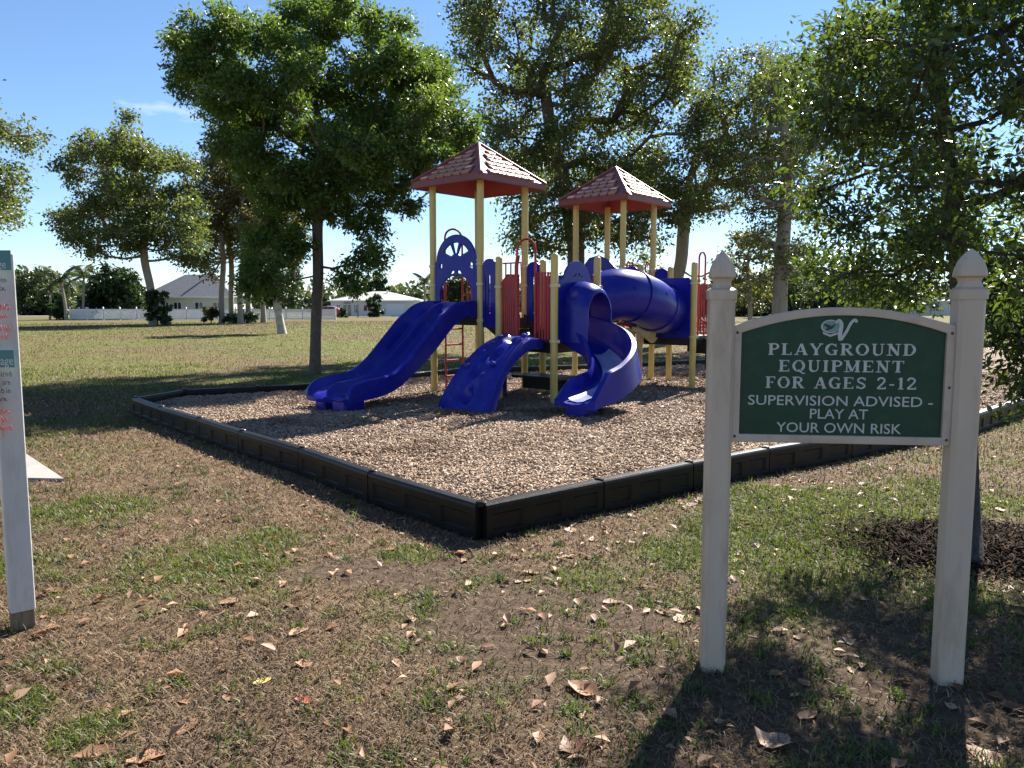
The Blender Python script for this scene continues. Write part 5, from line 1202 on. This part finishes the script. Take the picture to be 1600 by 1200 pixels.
# fallen leaves
def dead_leaf(seed):
    g_ = np.random.default_rng(seed); m = MB(); n = 7; rows = []; curl = g_.uniform(.3, 1.3); tw_ = g_.uniform(-.5, .5); wid = g_.uniform(.5, .8)
    for i in range(n):
        t = i / (n - 1); w_ = wid * .5 * (math.sin(PI * (.06 + .9 * t) ** .8) + .02) * (1 + .12 * g_.normal()); row = []
        for j in (-1, -.5, 0, .5, 1):
            row.append((t - .5, j * w_, .12 + curl * .45 * (j * w_) ** 2 * 2 + .22 * curl * (t - .5) ** 2 + tw_ * (t - .5) * j * w_ + .02 * g_.normal() - .1 * (1 - abs(j)) * .2))
        rows.append(row)
    m.grid(rows); m.tube([(-.5, 0, .14 + .05 * curl), (-.62, .03, .12), (-.76, .02, .1)], .012, 4)
    me = m.mesh('fallen_leaf', LEAFB, 60); zs = np.array([v.co.z for v in me.vertices]); 
    for v in me.vertices: v.co.z -= zs.min()
    a = me.attributes.new('tint', 'FLOAT', 'POINT'); a.data.foreach_set('value', np.full(len(me.vertices), g_.random(), np.float32)); return me
LM = [dead_leaf(s) for s in range(14)]
def put_leaf(x, y, size, k, label, group=None, z=None, m_=None, name='fallen_leaf'):
    me = LM[k % 14]
    if m_: me = me.copy(); me.materials.clear(); me.materials.append(m_)
    o = bpy.data.objects.new(name, me); link(o); o.location = (x, y, float(lawn_z(np.array(x), np.array(y))) + .002 if z is None else z); o.scale = (size,) * 3; o.rotation_euler = (random.uniform(-.12, .12), random.uniform(-.12, .12), random.uniform(0, 6.28))
    return tag(o, label, 'leaf', group)
SPEC = [(409, 1068, .085, 'yellow heart-shaped fallen leaf in the left foreground', LEAFY), (910, 1080, .15, 'large curled tan leaf lying left of the left sign post', None), (957, 942, .1, 'pale tan leaf lying on bare soil left of the sign', None), (1068, 967, .1, 'folded brown leaf just left of the left sign post', None),
        (1212, 1163, .14, 'long pale leaf in the dappled shade below the green sign', None), (475, 1096, .08, 'small reddish leaf near the bottom centre of the lawn', mat('red_brown_leaf', (.32, .08, .04), rough=.6)), (465, 875, .07, 'small upright pale leaf on dark soil left of centre', None),
        (893, 1168, .12, 'crumpled brown leaf at the bottom right of centre', None), (1535, 1178, .13, 'grey brown leaf in the bottom right corner', None), (228, 1188, .12, 'large tan leaf at the bottom left edge of the lawn', None), (148, 1178, .12, 'pale brown leaf cluster in the bottom left corner', None), (295, 1136, .1, 'brown leaf above the bottom left corner leaves', None)]
for k, (u, v, sz, lab, m_) in enumerate(SPEC): p = G(u, v); put_leaf(p.x, p.y, sz, k, lab, None, None, m_)
x, y, r = scatter(700, 2.1, 9, 1.25); d = edge_dist(x, y, outline); den = .25 + .9 * np.exp(-d / .5) + .6 * ((x > .8) & (y > 5.5)); k = rng.random(len(x)) < den; x, y, r = x[k], y[k], r[k]
o_ = np.argsort(r); x, y, r = x[o_], y[o_], r[o_]; print('leaves', len(x))
for i in range(min(170, len(x))): put_leaf(float(x[i]), float(y[i]), random.choice((.035, .05, .06, .075, .1)), i * 5 + 3, 'dry brown fallen leaf lying on the lawn', 'brown leaves scattered on the lawn')
# the many smaller and farther leaves, and bits on the chips
x, y, r = scatter(4200, 2.2, 15, 1.2); d = edge_dist(x, y, outline); k = rng.random(len(x)) < .3 + .7 * np.exp(-d / .5); x, y = x[k], y[k]
xc = rng.uniform(-5, 7, 900); yc = rng.uniform(5, 17, 900); k = in_poly(xc, yc, outline) & (edge_dist(xc, yc, outline) > .1) & (rng.random(900) < .6); xc, yc = xc[k], yc[k]
X_ = np.concatenate([x, xc]); Y_ = np.concatenate([y, yc]); Z_ = np.concatenate([lawn_z(x, y) + .012, chip_z(xc, yc) + .025]); n = len(X_); dd = rng.normal(size=(n, 3)); dd[:, 2] *= .2; L_ = rng.uniform(.03, .085, n)
V, F_, t_ = leaf_arrays(np.column_stack([X_, Y_, Z_]), dd, L_, L_ * .6, rng.random(n), upb=3, fold=.3)
stuff('leaf_litter', V, F_, t_, LEAFB, 'small dead leaves littering lawn and chips')
for u, v, L, az, lab in ((345, 955, .3, .1, 'thin dead twig left of the bare soil patch'), (725, 1125, .32, .9, 'thin dead twig at the bottom centre'), (440, 1040, .16, .6, 'short pale twig near the yellow leaf')):
    p = G(u, v); m = MB(); pts_ = [Vector((p.x + (t - .5) * L * math.cos(az), p.y + (t - .5) * L * math.sin(az), float(lawn_z(np.array(p.x), np.array(p.y))) + .008 + .01 * math.sin(t * 7))) for t in np.linspace(0, 1, 7)]
    m.tube(pts_, list(np.linspace(.0045, .002, 7)), 5); tag(m.build('twig', TWIG), lab, 'twig')
